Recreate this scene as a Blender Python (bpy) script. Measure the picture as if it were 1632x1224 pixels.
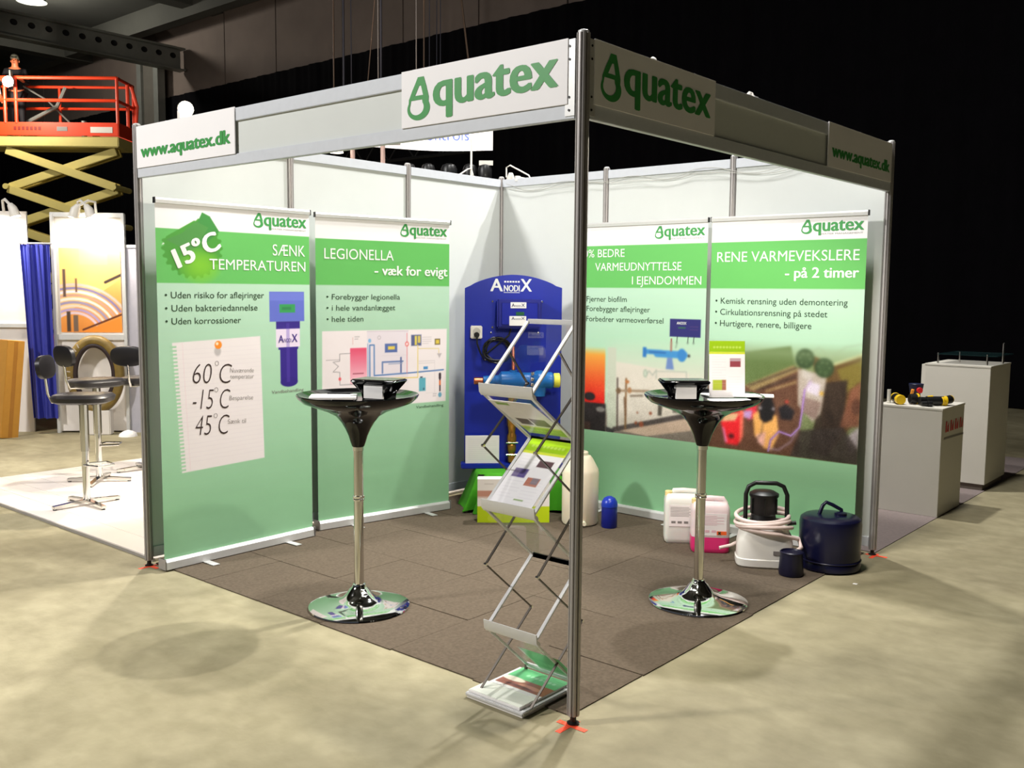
import bpy, bmesh, math, random
import numpy as np
from mathutils import Vector, Matrix
random.seed(7); rng = np.random.default_rng(7)
PI = math.pi
for o in list(bpy.data.objects): bpy.data.objects.remove(o)
SC = bpy.context.scene
COL = SC.collection

# ------------------------------------------------------------------ camera
def make_camera():
    yaw, pitch, roll, f = 2.2754, -0.0978, 0.0087, 1519.77
    F = Vector((math.cos(pitch)*math.cos(yaw), math.cos(pitch)*math.sin(yaw), math.sin(pitch)))
    r0 = Vector((math.sin(yaw), -math.cos(yaw), 0)); u0 = r0.cross(F)
    R = math.cos(roll)*r0 + math.sin(roll)*u0; U = -math.sin(roll)*r0 + math.cos(roll)*u0
    cd = bpy.data.cameras.new('camera'); cam = bpy.data.objects.new('camera', cd); COL.objects.link(cam)
    cd.sensor_fit = 'HORIZONTAL'; cd.sensor_width = 36; cd.lens = f/1632*36; cd.clip_end = 200
    m = Matrix((R, U, -F)).transposed().to_4x4(); m.translation = Vector((2.0364, -2.7645, 1.6104))
    cam.matrix_world = m; SC.camera = cam
make_camera()
# ------------------------------------------------------------------ world, lights, exposure
w = bpy.data.worlds.new('hall_dark'); SC.world = w; w.use_nodes = True
w.node_tree.nodes['Background'].inputs[0].default_value = (0.80, 0.86, 1.0, 1)
w.node_tree.nodes['Background'].inputs[1].default_value = 0.05
SC.view_settings.view_transform = 'Standard'; SC.view_settings.look = 'None'
SC.view_settings.exposure = 0.5; SC.view_settings.gamma = 1.0; SC.view_settings.use_curve_mapping = False
def light(name, kind, loc, energy, color=(1, 1, 1), target=None, size=0.3, angle=None, blend=0.4):
    d = bpy.data.lights.new(name, kind); d.energy = energy; d.color = color
    if kind == 'AREA': d.shape = 'DISK'; d.size = size
    else: d.shadow_soft_size = size
    if kind == 'SPOT': d.spot_size = math.radians(angle or 90); d.spot_blend = blend
    o = bpy.data.objects.new(name, d); COL.objects.link(o); o.location = loc
    if target is not None: o.rotation_euler = (Vector(target)-Vector(loc)).to_track_quat('-Z', 'Y').to_euler()
    return o
WARM = (1.0, 0.91, 0.78); NEUT = (1.0, 0.975, 0.95)
# high hall floods
light('hall_flood_front', 'AREA', (-5.2, -6.5, 6.5), 600, NEUT, (-1.6, 1.0, 1.2), 0.9)
light('hall_flood_behind', 'SPOT', (-0.4, 6.6, 8.65), 2300, NEUT, (-3.2, 1.35, 1.6), 0.12, 38, 0.6)
light('hall_flood_rear', 'SPOT', (-1.8, 4.25, 6.0), 850, NEUT, (0.2, 2.6, 0.0), 0.12, 95, 0.6)
light('hall_flood_near', 'AREA', (-0.45, 1.0, 7.4), 270, NEUT, (-0.2, 1.6, 0.0), 0.8)
# stand spotlights clipped inside the fascias (fixtures are built further down)
light('stand_spot_beam', 'SPOT', (-0.08, 1.343, 2.45), 44, WARM, (-0.75, 1.1, 0.9), 0.06, 170, 0.3)
light('stand_spot_beam', 'SPOT', (-0.08, 0.513, 2.45), 50, WARM, (-0.9, 0.5, 0.9), 0.05, 170, 0.3)
light('stand_spot_beam', 'SPOT', (-2.6, 0.16, 2.56), 5, WARM, (-2.2, 2.2, 0.9), 0.05, 140, 0.6)
# neighbouring stand on the left
light('neighbour_spot_beam', 'SPOT', (-5.0, 1.75, 2.9), 330, WARM, (-4.2, 0.2, 0.0), 0.10, 130, 0.6)
light('rear_stand_beam', 'SPOT', (-8.02, 2.22, 2.36), 90, WARM, (-8.25, 2.2, 1.6), 0.05, 150, 0.5)
light('rear_stand_beam', 'SPOT', (-8.75, 1.45, 2.36), 90, WARM, (-9.0, 1.5, 1.5), 0.05, 150, 0.5)
light('lift_lamp_beam', 'SPOT', (-18.3, 5.2, 5.62), 170, WARM, (-18.6, 6.6, 4.6), 0.08, 165, 0.3)
light('lift_wash', 'SPOT', (-12.0, 2.0, 4.2), 420, WARM, (-18.4, 6.7, 4.2), 0.3, 40, 0.8)
light('ceiling_lamp_glow', 'POINT', (-23.75, 8.45, 8.74), 350, (1.0, 0.95, 0.85), None, 0.25)
light('hall_wall_wash', 'SPOT', (-8.0, 6.0, 6.0), 80, (1.0, 0.84, 0.72), (-15.0, 12.0, 8.2), 0.5, 70, 0.9)
light('rear_row_glow', 'SPOT', (-4.6, 4.3, 3.0), 35, WARM, (-5.6, 4.6, 3.3), 0.1, 120, 0.7)

# ------------------------------------------------------------------ materials
def lin(c): return tuple(((x/12.92) if x <= 0.04045 else ((x+0.055)/1.055)**2.4) for x in c[:3])
def C8(r, g, b): return (r/255, g/255, b/255)
MATS = {}
def M(name, col, rough=0.5, metal=0.0, var=0.06, scale=18.0, bump=0.0, bscale=120.0, coat=0.0, trans=0.0, ior=1.45, emit=None, estr=0.0, spec=0.5, sss=0.0, alpha=1.0):
    if name in MATS: return MATS[name]
    m = bpy.data.materials.new(name); m.use_nodes = True; nt = m.node_tree; b = nt.nodes['Principled BSDF']
    c = lin(col)
    b.inputs['Roughness'].default_value = rough; b.inputs['Metallic'].default_value = metal
    b.inputs['Coat Weight'].default_value = coat; b.inputs['Transmission Weight'].default_value = trans
    b.inputs['IOR'].default_value = ior; b.inputs['Specular IOR Level'].default_value = spec
    b.inputs['Alpha'].default_value = alpha
    if sss: b.inputs['Subsurface Weight'].default_value = sss; b.inputs['Subsurface Scale'].default_value = 0.02
    tc = nt.nodes.new('ShaderNodeTexCoord'); nz = nt.nodes.new('ShaderNodeTexNoise')
    nz.inputs['Scale'].default_value = scale; nz.inputs['Detail'].default_value = 4
    nt.links.new(tc.outputs['Object'], nz.inputs['Vector'])
    mx = nt.nodes.new('ShaderNodeMix'); mx.data_type = 'RGBA'
    lo = tuple(max(0, x*(1-var*1.6)) for x in c); hi = tuple(min(1, x*(1+var*1.2)) for x in c)
    mx.inputs[6].default_value = (*lo, 1); mx.inputs[7].default_value = (*hi, 1)
    nt.links.new(nz.outputs['Fac'], mx.inputs[0]); nt.links.new(mx.outputs[2], b.inputs['Base Color'])
    if bump:
        n2 = nt.nodes.new('ShaderNodeTexNoise'); n2.inputs['Scale'].default_value = bscale; n2.inputs['Detail'].default_value = 3
        bp = nt.nodes.new('ShaderNodeBump'); bp.inputs['Strength'].default_value = bump; bp.inputs['Distance'].default_value = 0.004
        nt.links.new(tc.outputs['Object'], n2.inputs['Vector']); nt.links.new(n2.outputs['Fac'], bp.inputs['Height'])
        nt.links.new(bp.outputs['Normal'], b.inputs['Normal'])
    if emit: b.inputs['Emission Color'].default_value = (*lin(emit), 1); b.inputs['Emission Strength'].default_value = estr
    MATS[name] = m; return m
def paint_mat(name, rough=0.5, spec=0.4):
    if name in MATS: return MATS[name]
    m = bpy.data.materials.new(name); m.use_nodes = True; nt = m.node_tree; b = nt.nodes['Principled BSDF']
    b.inputs['Roughness'].default_value = rough; b.inputs['Specular IOR Level'].default_value = spec
    a = nt.nodes.new('ShaderNodeVertexColor'); a.layer_name = 'print'
    tc = nt.nodes.new('ShaderNodeTexCoord'); nz = nt.nodes.new('ShaderNodeTexNoise'); nz.inputs['Scale'].default_value = 6
    nt.links.new(tc.outputs['Object'], nz.inputs['Vector'])
    bp = nt.nodes.new('ShaderNodeBump'); bp.inputs['Strength'].default_value = 0.12; bp.inputs['Distance'].default_value = 0.02
    nt.links.new(nz.outputs['Fac'], bp.inputs['Height']); nt.links.new(bp.outputs['Normal'], b.inputs['Normal'])
    nt.links.new(a.outputs['Color'], b.inputs['Base Color']); MATS[name] = m; return m
def floor_mat():
    m = bpy.data.materials.new('worn_concrete'); m.use_nodes = True; nt = m.node_tree; b = nt.nodes['Principled BSDF']; L = nt.links
    b.inputs['Roughness'].default_value = 0.62; b.inputs['Specular IOR Level'].default_value = 0.3
    tc = nt.nodes.new('ShaderNodeTexCoord')
    def noise(s, d, sc=None, dist=0):
        n = nt.nodes.new('ShaderNodeTexNoise'); n.inputs['Scale'].default_value = s; n.inputs['Detail'].default_value = d; n.inputs['Distortion'].default_value = dist
        if sc:
            mp = nt.nodes.new('ShaderNodeMapping'); mp.inputs['Scale'].default_value = sc; mp.inputs['Rotation'].default_value = (0, 0, 0.5)
            L.new(tc.outputs['Object'], mp.inputs[0]); L.new(mp.outputs[0], n.inputs['Vector'])
        else: L.new(tc.outputs['Object'], n.inputs['Vector'])
        return n
    n1 = noise(1.3, 7, None, 0.9); n2 = noise(9, 8); n3 = noise(3.0, 6, (1, 2.2, 1), 1.2)
    r1 = nt.nodes.new('ShaderNodeValToRGB'); L.new(n1.outputs['Fac'], r1.inputs[0])
    r1.color_ramp.elements[0].position = 0.32; r1.color_ramp.elements[0].color = (*lin(C8(132, 124, 98)), 1)
    r1.color_ramp.elements[1].position = 0.68; r1.color_ramp.elements[1].color = (*lin(C8(156, 148, 120)), 1)
    def mul(a, n, lo, hi, p0, p1):
        r = nt.nodes.new('ShaderNodeValToRGB'); L.new(n.outputs['Fac'], r.inputs[0])
        r.color_ramp.elements[0].position = p0; r.color_ramp.elements[0].color = (lo, lo, lo*0.97, 1)
        r.color_ramp.elements[1].position = p1; r.color_ramp.elements[1].color = (hi, hi, hi, 1)
        x = nt.nodes.new('ShaderNodeMix'); x.data_type = 'RGBA'; x.blend_type = 'MULTIPLY'; x.inputs[0].default_value = 1
        L.new(a, x.inputs[6]); L.new(r.outputs[0], x.inputs[7]); return x.outputs[2]
    o = mul(r1.outputs[0], n2, 0.86, 1.08, 0.3, 0.7); o = mul(o, n3, 0.93, 1.04, 0.35, 0.62)
    L.new(o, b.inputs['Base Color'])
    bp = nt.nodes.new('ShaderNodeBump'); bp.inputs['Strength'].default_value = 0.2; bp.inputs['Distance'].default_value = 0.006
    n4 = noise(40, 6); L.new(n4.outputs['Fac'], bp.inputs['Height']); L.new(bp.outputs['Normal'], b.inputs['Normal'])
    return m
ALU = M('brushed_aluminium', C8(168, 164, 162), 0.45, 0.45, 0.05, 40)
ALU2 = M('light_aluminium', C8(205, 205, 203), 0.45, 0.35, 0.04, 40)
RAIL = M('anodised_rail', C8(196, 200, 206), 0.5, 0.05, 0.04, 30)
PANEL = M('white_panel', C8(204, 208, 205), 0.45, 0, 0.02, 6)
PLATE = M('white_sign_foam', C8(236, 234, 235), 0.5, 0, 0.015, 6)
CHROME = M('polished_chrome', C8(226, 226, 224), 0.06, 1.0, 0.01, 3)
CHROME2 = M('satin_chrome', C8(205, 203, 198), 0.10, 1.0, 0.03, 12)
BLACKG = M('glossy_black_plastic', C8(9, 9, 10), 0.07, 0, 0.1, 10, spec=0.45)
BLACK = M('black_plastic', C8(20, 20, 21), 0.4, 0, 0.15, 20)
DARKBAR = M('dark_rack_bar', C8(88, 82, 76), 0.35, 0.7, 0.05, 30)
GREENV = M('green_vinyl', C8(62, 146, 74), 0.45, 0, 0.03, 20)
GREENP = M('green_print', C8(60, 150, 75), 0.5, 0, 0.03, 20)
DGREEN = M('dark_green_ink', C8(28, 58, 34), 0.5, 0, 0.03, 20)
WINK = M('white_ink', C8(238, 240, 236), 0.5, 0, 0.02, 20)
GREYINK = M('grey_ink', C8(130, 124, 120), 0.5, 0, 0.03, 20)
WHITE = M('white_plastic', C8(232, 228, 220), 0.4, 0, 0.03, 14)
CREAM = M('cream_plastic', C8(236, 224, 200), 0.38, 0, 0.03, 10, sss=0.15)
PAPER = M('white_paper', C8(240, 238, 236), 0.6, 0, 0.02, 30)
PRINT = paint_mat('printed_fabric', 0.5, 0.35)
GLOSSP = paint_mat('printed_card', 0.3, 0.5)

# ------------------------------------------------------------------ objects
def tag(o, label=None, cat=None, group=None, kind=None):
    if label: o['label'] = label
    if cat: o['category'] = cat
    if group: o['group'] = group
    if kind: o['kind'] = kind
    return o
def thing(name, label, cat, loc=(0, 0, 0), rz=0.0, group=None):
    o = bpy.data.objects.new(name, None); COL.objects.link(o); o.empty_display_size = 0.1
    o.location = loc; o.rotation_euler = (0, 0, rz); return tag(o, label, cat, group)
def link_mesh(name, me, mat, parent=None):
    o = bpy.data.objects.new(name, me); COL.objects.link(o)
    if mat and not me.materials: me.materials.append(mat)
    if parent: o.parent = parent
    return o
class MB:
    def __init__(s): s.v = []; s.f = []
    def add(s, vs, fs):
        b = len(s.v); s.v += [tuple(v) for v in vs]; s.f += [tuple(b+i for i in f) for f in fs]; return s
    def box(s, a, b):
        x0, y0, z0 = a; x1, y1, z1 = b
        return s.add([(x0, y0, z0), (x1, y0, z0), (x1, y1, z0), (x0, y1, z0), (x0, y0, z1), (x1, y0, z1), (x1, y1, z1), (x0, y1, z1)],
                     [(0, 3, 2, 1), (4, 5, 6, 7), (0, 1, 5, 4), (1, 2, 6, 5), (2, 3, 7, 6), (3, 0, 4, 7)])
    def beam(s, p0, p1, w, h, up=(0, 0, 1)):
        p0, p1 = Vector(p0), Vector(p1); d = (p1-p0).normalized(); u = Vector(up)
        if abs(d.dot(u)) > 0.98: u = Vector((0, 1, 0))
        a = d.cross(u).normalized()*w/2; b = a.cross(d).normalized()*h/2
        vs = [p+sa*a+sb*b for p in (p0, p1) for sa, sb in ((-1, -1), (1, -1), (1, 1), (-1, 1))]
        return s.add(vs, [(0, 1, 2, 3), (7, 6, 5, 4), (0, 4, 5, 1), (1, 5, 6, 2), (2, 6, 7, 3), (3, 7, 4, 0)])
    def tube(s, pts, r, n=10, closed=False):
        pts = [Vector(p) for p in pts]; N = len(pts); rs = r if isinstance(r, (list, tuple)) else [r]*N; rings = []
        prev = None
        for i, p in enumerate(pts):
            if closed: d = pts[(i+1) % N]-pts[i-1]
            else: d = pts[min(i+1, N-1)]-pts[max(i-1, 0)]
            d.normalize()
            if prev is None:
                a = d.orthogonal().normalized()
            else:
                a = (prev-d*prev.dot(d))
                a = a.normalized() if a.length > 1e-6 else d.orthogonal().normalized()
            prev = a; b = d.cross(a)
            rings.append([p+(a*math.cos(t)+b*math.sin(t))*rs[i] for t in [2*PI*k/n for k in range(n)]])
        vs = [v for rg in rings for v in rg]; fs = []
        M_ = N if closed else N-1
        for i in range(M_):
            j = (i+1) % N
            for k in range(n): fs.append((i*n+k, i*n+(k+1) % n, j*n+(k+1) % n, j*n+k))
        if not closed: fs += [tuple(range(n-1, -1, -1)), tuple((N-1)*n+k for k in range(n))]
        return s.add(vs, fs)
    def cyl(s, p0, p1, r, r1=None, n=20): return s.tube([p0, p1], [r, r if r1 is None else r1], n)
    def lathe(s, prof, c=(0, 0, 0), n=40, sx=1.0, sy=1.0):
        vs = []; fs = []; m = len(prof)
        for (r, z) in prof:
            for k in range(n):
                t = 2*PI*k/n; vs.append((c[0]+r*sx*math.cos(t), c[1]+r*sy*math.sin(t), c[2]+z))
        for i in range(m-1):
            for k in range(n): fs.append((i*n+k, i*n+(k+1) % n, (i+1)*n+(k+1) % n, (i+1)*n+k))
        if prof[0][0] > 1e-4: fs.append(tuple(range(n-1, -1, -1)))
        if prof[-1][0] > 1e-4: fs.append(tuple((m-1)*n+k for k in range(n)))
        return s.add(vs, fs)
    def loft(s, secs, n=32, ex=5.0):     # (cx,cy,z,hx,hy) superellipse rings
        vs = []; fs = []
        for (cx, cy, z, hx, hy) in secs:
            for k in range(n):
                t = 2*PI*k/n; c, q = math.cos(t), math.sin(t)
                vs.append((cx+hx*math.copysign(abs(c)**(2/ex), c), cy+hy*math.copysign(abs(q)**(2/ex), q), z))
        for i in range(len(secs)-1):
            for k in range(n): fs.append((i*n+k, i*n+(k+1) % n, (i+1)*n+(k+1) % n, (i+1)*n+k))
        fs += [tuple(range(n-1, -1, -1)), tuple((len(secs)-1)*n+k for k in range(n))]
        return s.add(vs, fs)
    def prism(s, poly, y0, y1):          # outline in xz, extruded along y
        n = len(poly); vs = [(x, y0, z) for x, z in poly]+[(x, y1, z) for x, z in poly]
        return s.add(vs, [tuple(range(n)), tuple(range(2*n-1, n-1, -1))]+[(i, i+n, (i+1) % n+n, (i+1) % n) for i in range(n)])
    def flat(s, poly, y): return s.add([(x, y, z) for x, z in poly], [tuple(range(len(poly)))])
    def build(s, name, mat, parent=None, bevel=0.0, seg=2, smooth=None):
        me = bpy.data.meshes.new(name); me.from_pydata([tuple(v) for v in s.v], [], s.f); me.update()
        bm = bmesh.new(); bm.from_mesh(me); bmesh.ops.remove_doubles(bm, verts=bm.verts, dist=1e-6)
        bmesh.ops.recalc_face_normals(bm, faces=bm.faces)
        if bevel:
            es = [e for e in bm.edges if len(e.link_faces) == 2 and e.calc_face_angle(0) > 0.6]
            bmesh.ops.bevel(bm, geom=es, offset=bevel, segments=seg, affect='EDGES', clamp_overlap=True)
        for e in bm.edges: e.smooth = not (len(e.link_faces) == 2 and e.calc_face_angle(0) > (smooth or 0.7))
        for f in bm.faces: f.smooth = True
        bm.to_mesh(me); bm.free(); return link_mesh(name, me, mat, parent)
def copy_tree(o, parent=None):
    c = o.copy(); COL.objects.link(c)
    if parent: c.parent = parent
    for ch in list(o.children): copy_tree(ch, c)
    return c
# ---- text
def text_mesh(body, off=0.0):
    cu = bpy.data.curves.new('t', 'FONT'); cu.body = body; cu.offset = off; cu.resolution_u = 4; cu.fill_mode = 'FRONT' if hasattr(cu, 'fill_mode') else 'BOTH'
    ob = bpy.data.objects.new('t', cu); COL.objects.link(ob)
    me = bpy.data.meshes.new_from_object(ob.evaluated_get(bpy.context.evaluated_depsgraph_get()))
    bpy.data.objects.remove(ob); bpy.data.curves.remove(cu); return me
def co(me): a = np.empty(len(me.vertices)*3); me.vertices.foreach_get('co', a); return a.reshape(-1, 3)
_h = {}
def gl(ch, off):
    if (ch, off) not in _h: _h[(ch, off)] = co(text_mesh(ch, off))
    return _h[(ch, off)]
def add_text(mb, body, x0, z0, width, hh, ref='H', off=0.0, y=0.0, rot=0.0, shear=0.0):
    bold = max(0.0, off); off = min(0.0, off)
    """letters lying in the xz plane, baseline at z0, width and cap (H) or x height given"""
    me = text_mesh(body, off); c = co(me); g = gl(ref, off)
    sy = hh/(g[:, 1].max()-max(0, g[:, 1].min()) if g[:, 1].min() > -0.02 else g[:, 1].max())
    sx = width/(c[:, 0].max()-c[:, 0].min())
    X = (c[:, 0]-c[:, 0].min())*sx; Z = c[:, 1]*sy; X = X+shear*Z
    ca, sa = math.cos(rot), math.sin(rot); cp = [(0.0, 0.0)]
    if bold:
        X = X*(width-bold*hh*2.4)/width+bold*hh*1.2
        cp = [(-1.2, 0), (-0.8, 0.35), (-0.4, -0.35), (0, 0.35), (0.4, -0.35), (0.8, 0.35), (1.2, 0), (0, -0.35)] if bold > 0.02 else [(-1, 0), (0, 0), (1, 0)]
    for i, (ax, az) in enumerate(cp):
        vs = [(x0+(x+ax*bold*hh)*ca-(z+az*bold*hh)*sa, y-0.00005*i, z0+(x+ax*bold*hh)*sa+(z+az*bold*hh)*ca) for x, z in zip(X, Z)]
        mb.add(vs, [tuple(p.vertices) for p in me.polygons])
    bpy.data.meshes.remove(me)
def curve_fill(loops):
    cu = bpy.data.curves.new('c', 'CURVE'); cu.dimensions = '2D'; cu.fill_mode = 'BOTH'
    for lp in loops:
        sp = cu.splines.new('POLY'); sp.points.add(len(lp)-1)
        for i, p in enumerate(lp): sp.points[i].co = (p[0], p[1], 0, 1)
        sp.use_cyclic_u = True
    ob = bpy.data.objects.new('c', cu); COL.objects.link(ob)
    me = bpy.data.meshes.new_from_object(ob.evaluated_get(bpy.context.evaluated_depsgraph_get()))
    bpy.data.objects.remove(ob); bpy.data.curves.remove(cu); return me
_drop = None
def add_drop(mb, x0, x1, z0, z1, y):
    global _drop
    if _drop is None:
        out = [(0.47, 1.0), (0.73, 1.0), (0.84, 0.78), (0.95, 0.52)]+[(0.5+0.5*math.cos(t), 0.275+0.275*math.sin(t)) for t in [0.5-k*(PI+1.0)/28 for k in range(29)]]+[(0.07, 0.50), (0.22, 0.70), (0.36, 0.86)]
        tri = [(0.53, 0.80), (0.61, 0.80), (0.70, 0.575), (0.34, 0.575)]
        hole = [(0.17, 0.475), (0.66, 0.475)]+[(0.42+0.31*math.cos(t), 0.30+0.175*math.sin(t)) for t in [0.6-k*(PI+1.0)/20 for k in range(21)]]
        _drop = curve_fill([out, tri, hole])
    c = co(_drop); mb.add([(x0+(x1-x0)*p[0], y, z0+(z1-z0)*p[1]) for p in c], [tuple(p.vertices) for p in _drop.polygons])
# ---- painted prints: a fine grid of mesh with a colour per vertex
class Pic:
    def __init__(s, x0, x1, z0, z1, step=0.005):
        s.nx = max(2, int((x1-x0)/step)); s.nz = max(2, int((z1-z0)/step)); s.st = (x1-x0)/s.nx
        s.U, s.V = np.meshgrid(np.linspace(x0, x1, s.nx+1), np.linspace(z0, z1, s.nz+1)); s.c = np.ones(s.U.shape+(3,))
    def put(s, a, col):
        col = np.array([x/255 for x in col]) if not isinstance(col, np.ndarray) else col
        a = np.clip(a, 0, 1)[..., None]; s.c = s.c*(1-a)+col*a; return s
    def aa(s, d): return np.clip(0.5-d/s.st, 0, 1)
    def rect(s, x0, x1, z0, z1, col, al=1):
        d = np.maximum(np.maximum(x0-s.U, s.U-x1), np.maximum(z0-s.V, s.V-z1)); return s.put(s.aa(d)*al, col)
    def ell(s, cx, cz, rx, rz, col, al=1, soft=0):
        q = np.sqrt(((s.U-cx)/rx)**2+((s.V-cz)/rz)**2); d = (q-1)*min(rx, rz)
        return s.put((np.clip(0.5-d/soft, 0, 1) if soft else s.aa(d))*al, col)
    def poly(s, pts, col, al=1):
        ins = np.zeros(s.U.shape, bool); n = len(pts); dm = np.full(s.U.shape, 9.0)
        for i in range(n):
            (xa, za), (xb, zb) = pts[i], pts[(i+1) % n]
            if zb != za:
                k = ((za > s.V) != (zb > s.V)) & (s.U < (xb-xa)*(s.V-za)/(zb-za)+xa); ins ^= k
            dm = np.minimum(dm, s._seg(xa, za, xb, zb))
        return s.put(s.aa(np.where(ins, -dm, dm))*al, col)
    def _seg(s, xa, za, xb, zb):
        L = (xb-xa)**2+(zb-za)**2+1e-12; t = np.clip(((s.U-xa)*(xb-xa)+(s.V-za)*(zb-za))/L, 0, 1)
        return np.hypot(s.U-xa-t*(xb-xa), s.V-za-t*(zb-za))
    def line(s, pts, w, col, al=1):
        d = np.full(s.U.shape, 9.0)
        for a, b in zip(pts[:-1], pts[1:]): d = np.minimum(d, s._seg(*a, *b))
        return s.put(s.aa(d-w/2)*al*min(1, w/s.st*1.0), col)
    def vgrad(s, z0, z1, ca, cb, mask=None):
        t = np.clip((s.V-z0)/(z1-z0), 0, 1)[..., None]; g = (np.array(ca)*(1-t)+np.array(cb)*t)/255
        a = np.ones(s.U.shape) if mask is None else mask
        s.c = s.c*(1-a[..., None])+g*a[..., None]; return s
    def noise(s, amp, k=6, mask=None):
        n = np.zeros(s.U.shape)
        for i in range(k):
            fx, fz = rng.normal(0, 40, 2); n += np.sin(s.U*fx+s.V*fz+rng.uniform(0, 6))/k
        n += rng.normal(0, 0.5, s.U.shape)
        n = n[..., None]*amp
        if mask is not None: n = n*mask[..., None]
        s.c = np.clip(s.c+n, 0, 1); return s
    def blur(s, n, z0, z1):
        b = s.c.copy()
        for _ in range(n):
            q = np.pad(b, ((1, 1), (1, 1), (0, 0)), 'edge'); b = (q[:-2, 1:-1]+q[2:, 1:-1]+q[1:-1, :-2]+q[1:-1, 2:]+2*q[1:-1, 1:-1])/6
        a = (np.clip((s.V-z0)/0.01, 0, 1)*np.clip((z1-s.V)/0.01, 0, 1))[..., None]; s.c = s.c*(1-a)+b*a; return s
    def build(s, name, mat, parent, y=0.0, fn=None):
        nz, nx = s.U.shape; me = bpy.data.meshes.new(name)
        P = np.stack([s.U, np.full(s.U.shape, y), s.V], -1).reshape(-1, 3)
        if fn is not None: P = fn(P)
        i = np.arange(nz*nx).reshape(nz, nx); q = np.stack([i[:-1, :-1], i[:-1, 1:], i[1:, 1:], i[1:, :-1]], -1).reshape(-1, 4)
        me.vertices.add(len(P)); me.vertices.foreach_set('co', P.ravel().astype(np.float32))
        me.loops.add(q.size); me.loops.foreach_set('vertex_index', q.ravel().astype(np.int32))
        me.polygons.add(len(q)); me.polygons.foreach_set('loop_start', (np.arange(len(q))*4).astype(np.int32)); me.polygons.foreach_set('loop_total', np.full(len(q), 4, np.int32))
        me.update(calc_edges=True)
        at = me.color_attributes.new('print', 'BYTE_COLOR', 'POINT')
        l = np.where(s.c <= 0.04045, s.c/12.92, ((s.c+0.055)/1.055)**2.4).reshape(-1, 3)
        at.data.foreach_set('color', np.concatenate([l, np.ones((len(l), 1))], 1).ravel().astype(np.float32))
        me.polygons.foreach_set('use_smooth', [True]*len(q)); return link_mesh(name, me, mat, parent)

W, D, H = 3.07, 3.09, 2.5
# ================================================================== SETTING
fl = MB().add([(-45, -14, 0), (14, -14, 0), (14, 14, 0), (-45, 14, 0)], [(0, 1, 2, 3)]).build('floor', floor_mat())
tag(fl, 'worn grey tan concrete hall floor', kind='structure')
CONC = M('hall_concrete', C8(108, 96, 88), 0.85, 0, 0.2, 1.2, bump=0.3, bscale=20)
CEIL = M('hall_ceiling_paint', C8(70, 70, 64), 0.9, 0, 0.25, 0.8)
STEEL = M('galvanised_steel', C8(128, 130, 124), 0.5, 0.5, 0.12, 6)
wb = MB().box((-45, 12.30, 0), (14, 12.5, 9.2)).build('wall_hall_back', M('dark_wall', C8(40, 36, 34), 0.9)); tag(wb, kind='structure')
xs = [-45, -40.5, -36, -31.5, -27.4, -24.2, -20.72, -18.46, -16.2, -13.83, -11.58, -9.3, -7.0, -4.7, -2.4, 0, 2.3, 4.6, 7, 9.3, 11.6, 14]
for a, b in zip(xs[:-1], xs[1:]): MB().box((a+0.02, 12.10, 7.0), (b-0.02, 12.32, 9.0)).build('concrete_panel', CONC, wb)
cl = MB().box((-45, -14, 9.2), (14, 14, 9.4)).build('ceiling', CEIL); tag(cl, kind='structure')
for x, dz in ((-33, .5), (-28.2, .6), (-21.0, .35), (-12.5, .5), (-4, .5), (4, .5)):
    MB().box((x-0.25, -14, 9.2-dz), (x+0.25, 12.2, 9.2)).build('ceiling_beam', CEIL, cl)
MB().box((-45, 11.2, 8.62), (14, 11.55, 9.2)).build('ceiling_beam', CEIL, cl)
MB().box((-45, 5.6, 8.75), (14, 5.9, 9.2)).build('ceiling_beam', CEIL, cl)
# unlit side walls of the hall
tag(MB().box((14, -14, 0), (14.2, 14, 9.2)).build('wall_hall_right', M('dark_wall', (0, 0, 0))), kind='structure')
# black curtain with pleats
CURT = M('black_molton', C8(7, 6, 9), 0.95, 0, 0.3, 3, spec=0.1)
n = 900; mb = MB(); vs = []
for i in range(n+1):
    x = -45+59*i/n; yy = 12.05+0.018*math.sin(x*9.0)+0.012*math.sin(x*23.7)
    vs += [(x, yy, 0.02), (x, yy, 7.0)]
mb.add(vs, [(2*i, 2*i+2, 2*i+3, 2*i+1) for i in range(n)])
tag(mb.build('stage_curtain', CURT), 'black pleated curtain hanging along the whole far hall wall', 'curtain')
# perforated steel beam under the ceiling and its column
bt = thing('perforated_beam', 'long grey steel beam with a row of round holes under the ceiling above the lift', 'beam', (-22.62, 0, 0))
mb = MB(); cw = 0.42
for i in range(26):
    ya = 1.0+i*cw; yc = ya+cw/2; sq = []; ho = []
    for k in range(16):
        t_ = 2*PI*k/16; c, q_ = math.cos(t_), math.sin(t_); m_ = max(abs(c), abs(q_)); sq.append((0, yc+c/m_*cw/2, 7.88+q_/m_*0.26)); ho.append((0, yc+0.09*c, 7.97+0.075*q_))
    mb.add(sq+ho, [(k, (k+1) % 16, (k+1) % 16+16, k+16) for k in range(16)])
mb.build('web', STEEL, bt); MB().box((-0.14, 1, 7.64), (-0.12, 12, 8.12)).build('hole_shade_plate', M('hole_shade', C8(18, 18, 18), .8), bt)  # near-black plate added behind the web to give the holes their shade
MB().box((-0.16, 1, 8.14), (0.16, 12, 8.19)).build('flange', STEEL, bt); MB().box((-0.16, 1, 7.58), (0.16, 12, 7.62)).build('flange', STEEL, bt)
ct = thing('steel_column', 'pale steel column standing against the hall wall under the beam end', 'column', (-23.9, 11.75, 0))
for x in (-0.5, 0.42): MB().box((x-0.12, -0.1, 0.0), (x+0.12, 0.12, 8.0)).build('flange', STEEL, ct)
MB().box((-0.38, -0.02, 0), (0.3, 0.06, 8.0)).build('web', M('dull_steel', C8(92, 88, 80), 0.7, 0.2, 0.1, 5), ct)
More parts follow.
